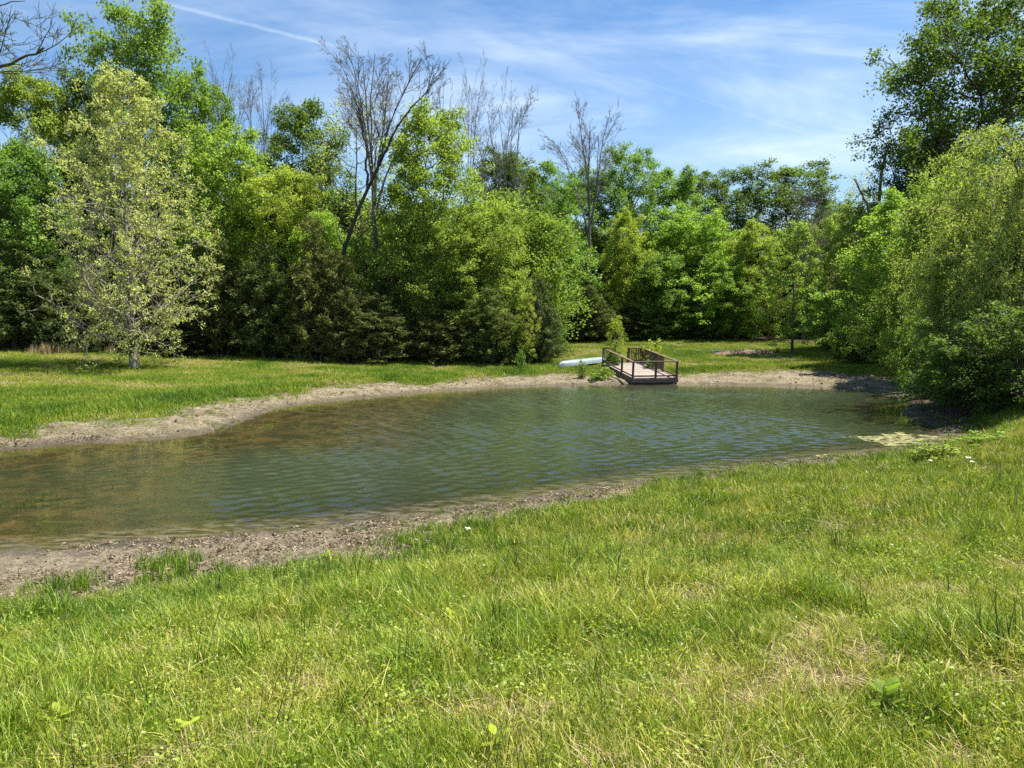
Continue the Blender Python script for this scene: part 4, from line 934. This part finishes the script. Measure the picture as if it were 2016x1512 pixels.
def algae():
    rng = np.random.default_rng(62); cells = []; V = []; Q = []
    xs = np.arange(7.5, 16, .07); ys = np.arange(16, 25, .07); X, Y = np.meshgrid(xs, ys); zt, sd = terrain(X, Y)
    c1 = np.array(on_water(1812, 872)); c2 = np.array(on_water(1650, 899))
    f = np.full(X.shape, -9.0)
    for c, rx, ry in ((c1, 1.7, 1.9), (c2, 0.9, .45)): f = np.maximum(f, 1 - ((X - c[0]) / rx) ** 2 - ((Y - c[1]) / ry) ** 2)
    keep = (f + (fbm(X * 2.6, Y * 1.3, 66, 5) - .5) * 3.0 > 0.25) & (zt < 0.03)
    idx = -np.ones(X.shape, int); k = 0
    jj, ii = np.nonzero(keep[:-1, :-1] & keep[1:, :-1] & keep[:-1, 1:] & keep[1:, 1:])
    i = np.arange(X.size).reshape(X.shape); q = np.stack([i[jj, ii], i[jj, ii + 1], i[jj + 1, ii + 1], i[jj + 1, ii]], -1)
    used, inv = np.unique(q, return_inverse=True); Z = np.maximum(.010 + .014 * fbm(X * 7, Y * 7, 68, 2), zt + .01)
    m = make_mesh('algae_mat', np.stack([X, Y, Z], -1).reshape(-1, 3)[used], inv.reshape(-1, 4))
    mt = bpy.data.materials.new('algae'); mt.use_nodes = True; N = NT(mt.node_tree); P = N.n('ShaderNodeNewGeometry').outputs['Position']
    c = N.mix(N.smooth(N.noise(P, 3, 5, .6), .35, .65), (0.12, 0.125, 0.035), (0.27, 0.25, 0.08)); b = N.n('ShaderNodeBsdfPrincipled'); N.l(c, b.inputs['Base Color']); b.inputs['Roughness'].default_value = .7
    bp = N.n('ShaderNodeBump'); bp.inputs['Distance'].default_value = .03; N.l(N.noise(P, 25, 4), bp.inputs['Height']); N.l(bp.outputs[0], b.inputs['Normal'])
    tp = N.n('ShaderNodeBsdfTransparent'); ms = N.n('ShaderNodeMixShader'); N.l(N.math('MULTIPLY', N.smooth(N.noise(P, 4.5, 6, .65), .40, .56), .95), ms.inputs[0]); N.l(tp.outputs[0], ms.inputs[1]); N.l(b.outputs[0], ms.inputs[2])
    ou = N.n('ShaderNodeOutputMaterial'); N.l(ms.outputs[0], ou.inputs[0]); tag(obj('algae_mat', m, mt), 'yellow algae floating at the right end of the pond', 'algae', kind='stuff')
algae()

def litter():
    """clods, dead leaves and bits of root lying on the bare mud"""
    rng = np.random.default_rng(63); n = 60000
    y = np.where(rng.random(n) < .55, rng.uniform(7, 22, n), rng.uniform(18, 50, n)); x = rng.uniform(-.75, .72, n) * y
    z, sd = terrain(x, y); md = sdist(MUD, x, y) + (fbm(x * .9, y * .9, 41, 4) - .5) * 1.7; patch = fbm(x * 1.3, y * 1.3, 64, 3)
    ok = (md < .5) & (sd > .12) & (rng.random(n) < sstep(patch, .33, .62) * .85 + .05); x, y, z = x[ok], y[ok], z[ok]; k = len(x)
    DL = mat_tint('dead_leaf', [(0, (0.06, 0.046, 0.03)), (.4, (0.17, 0.13, 0.085)), (1, (0.34, 0.285, 0.20))], .05, .8, .85)
    pcs = []
    for v in range(4):
        c = rng.normal(0, .05, (9, 3)); c[:, 2] = rng.uniform(.005, .03, 9); V, q = leaf_quads(c, rng.normal(0, 1, (9, 3)) * np.array([1, 1, .35]), unit(rng.normal(0, .5, (9, 3)) + np.array([0, 0, 1])), rng.uniform(.025, .08, 9), rng.uniform(.008, .028, 9)); m = make_mesh('bits', V, q); m.materials.append(DL); pcs.append(m)
    for v in range(3):
        W = np.array([(math.cos(a) * r, math.sin(a) * r, h) for h, r in ((-.02, .05), (.02, .055), (.045, .03)) for a in np.arange(6) * 1.047]) + rng.normal(0, .011, (18, 3)); W = np.vstack([W, [(0, 0, .055)]])
        q = [(j * 6 + i, j * 6 + (i + 1) % 6, j * 6 + 6 + (i + 1) % 6, j * 6 + 6 + i) for j in range(2) for i in range(6)]; t3 = [(12 + i, 12 + (i + 1) % 6, 18) for i in range(6)]; m = make_mesh('clod', W, q, t3, False); m.materials.append(DL); pcs.append(m)
    vi = np.where(rng.random(k) < .95, rng.integers(0, 4, k), rng.integers(4, 7, k)); s = rng.uniform(.5, 1.5, k) * np.where(vi > 3, .6, .85) * (1 + .5 * sstep(y, 18, 40))
    tint = np.clip(.05 + .8 * rng.beta(1.3, 1.4, k), 0, 1)
    scatter('mud_litter', np.stack([x, y, z + .004], 1), np.stack([rng.normal(0, .2, k), rng.normal(0, .2, k), rng.uniform(0, 6.28, k)], 1), np.stack([s, s, s], 1), vi, tint, pcs, 'clods, dead leaves and root bits strewn over the bare mud', 'litter')
litter()

def edge_tufts():
    """grass blades that stand in the mud and in the shallow water at the left"""
    rng = np.random.default_rng(65); P, V, S, TN = [], [], [], []
    pcs = [tuft('sprig', 90 + i, 22, .10, .30, .010, .35, 3, GRASS) for i in range(2)] + [tuft('sprig', 95 + i, 7, .25, .16, .006, .5, 2, STRAW) for i in range(2)]
    def clump(px, py, n, w, d, hs, kinds=(0, 2), t=.3):
        cx, cy = hit(px, py)
        for i in range(n):
            x, y = cx + rng.normal(0, w), cy + rng.normal(0, d); P.append((x, y, max(tz(x, y), -.12))); V.append(rng.integers(*kinds)); S.append(rng.uniform(.7, 1.2) * hs); TN.append(rng.uniform(t - .15, t + .2))
    clump(322, 1118, 26, .16, .25, .9, t=.25); clump(318, 1150, 16, .15, .2, .9, t=.25); clump(130, 1170, 20, .25, .2, .9); clump(420, 1120, 8, .2, .1, .6)
    clump(20, 985, 30, .35, .5, .55, t=.2); clump(265, 930, 14, .5, .5, .45); clump(480, 840, 40, .9, .6, .5, t=.25); clump(380, 870, 30, .9, .5, .45)
    for i in range(70):
        px, py = rng.uniform(0, 420), rng.uniform(885, 1070); clump(px, py, 2, .1, .1, rng.uniform(.5, 1), (2, 4), .4)
    for i in range(40): px = rng.uniform(600, 1750); clump(px, np.interp(px, [p[0] for p in shore_px[:14]], [p[1] for p in shore_px[:14]]) + rng.uniform(0, 8), 1, .1, .1, .5, (2, 4), .3)
    k = len(P); S = np.array(S); scatter('shore_sprigs', P, np.stack([rng.normal(0, .12, k), rng.normal(0, .12, k), rng.uniform(0, 6.28, k)], 1), np.stack([S] * 3, 1), V, TN, pcs, 'thin grass sprigs standing in the mud and shallow water', 'grass')
    P, V, S, TN = [], [], [], []
    dp = [tuft('dry_stalk', 98 + i, 26, .3, .9, .022, .22, 3, STRAW) for i in range(2)]
    for (a, b, n) in ((60, 105, 22), (118, 160, 22), (205, 250, 10)):
        for i in range(n): px = rng.uniform(a, b); x, y = hit(px, 697); y += rng.uniform(-.6, .5); P.append((x, y, tz(x, y))); V.append(rng.integers(0, 2)); S.append(rng.uniform(.5, 1.0)); TN.append(rng.uniform(.5, 1))
    k = len(P); S = np.array(S); scatter('dry_grass', P, np.stack([rng.normal(0, .1, k), rng.normal(0, .1, k), rng.uniform(0, 6.28, k)], 1), np.stack([S] * 3, 1), V, TN, dp, 'tall dry straw coloured grass at the foot of the left cedars', 'dry grass')
edge_tufts()

# broad-leaved weeds and white blossoms that stand out in the near grass
def weed(px, py, seed, nleaf, ln, col, label):
    rng = np.random.default_rng(seed); x, y = hit(px, py); o = empty('broadleaf_weed', (x, y, tz(x, y)), rng.uniform(0, 6.28)); W = Wood(); W.add(np.array([(0, 0, -.03), (0.004, 0, .06), (0, .004, .13)]), np.array([.004, .0035, .003]), 5); obj('stem', W.mesh('stem'), LEAF, o).color = (*col, 1)
    for i in range(nleaf):
        az = i * 2.4 + rng.normal(0, .2); L = ln * rng.uniform(.7, 1.15); wd = L * .46; el = rng.uniform(.35, 1.0); d = np.array([math.cos(az) * math.cos(el), math.sin(az) * math.cos(el), math.sin(el)]); sd = np.array([-math.sin(az), math.cos(az), 0]); nr = np.cross(d, sd)
        b0 = np.array([0, 0, .04 + .09 * i / nleaf]); tt = np.linspace(0, 1, 7); V = []
        for t in tt:
            w = wd * .5 * math.sin(math.pi * min(t * .93 + .05, 1)) ** .8; c = b0 + d * L * (t + .12) - np.array([0, 0, L * .30 * t * t]); V += [c + sd * w - nr * w * .25, c, c - sd * w - nr * w * .25]
        q = [(3 * j + a, 3 * j + a + 1, 3 * j + a + 4, 3 * j + a + 3) for j in range(6) for a in (0, 1)]; lo = obj('leaf', make_mesh('leaf', np.array(V), q), LEAF, o); lo.color = (*(np.array(col) * rng.uniform(.85, 1.15)), 1)
    tag(o, label, 'weed', 'broad-leaved weeds in the near grass')
LIME = (0.33, 0.42, 0.04); GR = (0.17, 0.27, 0.03)
weed(893, 1240, 1, 7, .13, LIME, 'lime yellow broad leaved weed in the middle of the near grass')
weed(1010, 1250, 2, 6, .10, GR, 'green weed right of the lime yellow one in the middle of the near grass')
weed(118, 1448, 3, 7, .10, LIME, 'lime green weed low in the left corner of the near grass')
weed(365, 1465, 4, 6, .08, LIME, 'small lime weed at the lower left, right of the corner weed')
weed(975, 1500, 5, 5, .10, LIME, 'lime weed at the bottom edge of the photo')
weed(640, 1110, 6, 8, .12, GR, 'leafy green weed where the near grass meets the mud')
weed(1178, 1098, 7, 6, .12, LIME, 'lime weed at upper middle of the near grass below the pond')
weed(855, 1100, 8, 6, .11, LIME, 'yellowish weed just below the near mud edge')
weed(1740, 1405, 9, 6, .14, GR, 'broad green weed low at the right of the near grass')
weed(440, 1205, 10, 6, .10, LIME, 'lime weed at the left of the near grass close to the mud')
def blossom(px, py, w, label):
    rng = np.random.default_rng(int(px)); x, y = hit(px, py); s = w / F * y * .33; o = empty('white_flower', (x, y, tz(x, y))); W = Wood(); W.add(np.array([(0, 0, -.02), (.01, 0, .1), (0, 0, .19)]), np.full(3, .003), 4); obj('stem', W.mesh('stem'), LEAF, o).color = (*GR, 1)
    mt = bpy.data.materials.get('petal') or mat_tint('petal', [(0, (0.75, 0.74, 0.70)), (1, (0.8, 0.8, 0.78))], .25, .1)
    c = np.array([(math.cos(a) * s * r, math.sin(a) * s * r, .19 + .02 * rng.random()) for r in (.55, 1.0) for a in np.arange(7) * .9]); V, q = leaf_quads(c, c - np.array([0, 0, .19]), unit(rng.normal(0, .3, c.shape) + np.array([0, 0, 1])), np.full(len(c), s * 1.0), np.full(len(c), s * .7)); obj('petals', make_mesh('petals', V, q), mt, o)
    tag(o, label, 'flower', 'white flowers in the near grass')
blossom(921, 1068, 14, 'white flower by the near mud edge, left of the middle')
blossom(1831, 926, 11, 'white flower on the near bank at the right, single')
blossom(1905, 921, 13, 'left one of two white flowers close together at the right')
blossom(1913, 929, 10, 'right one of two white flowers close together at the right')
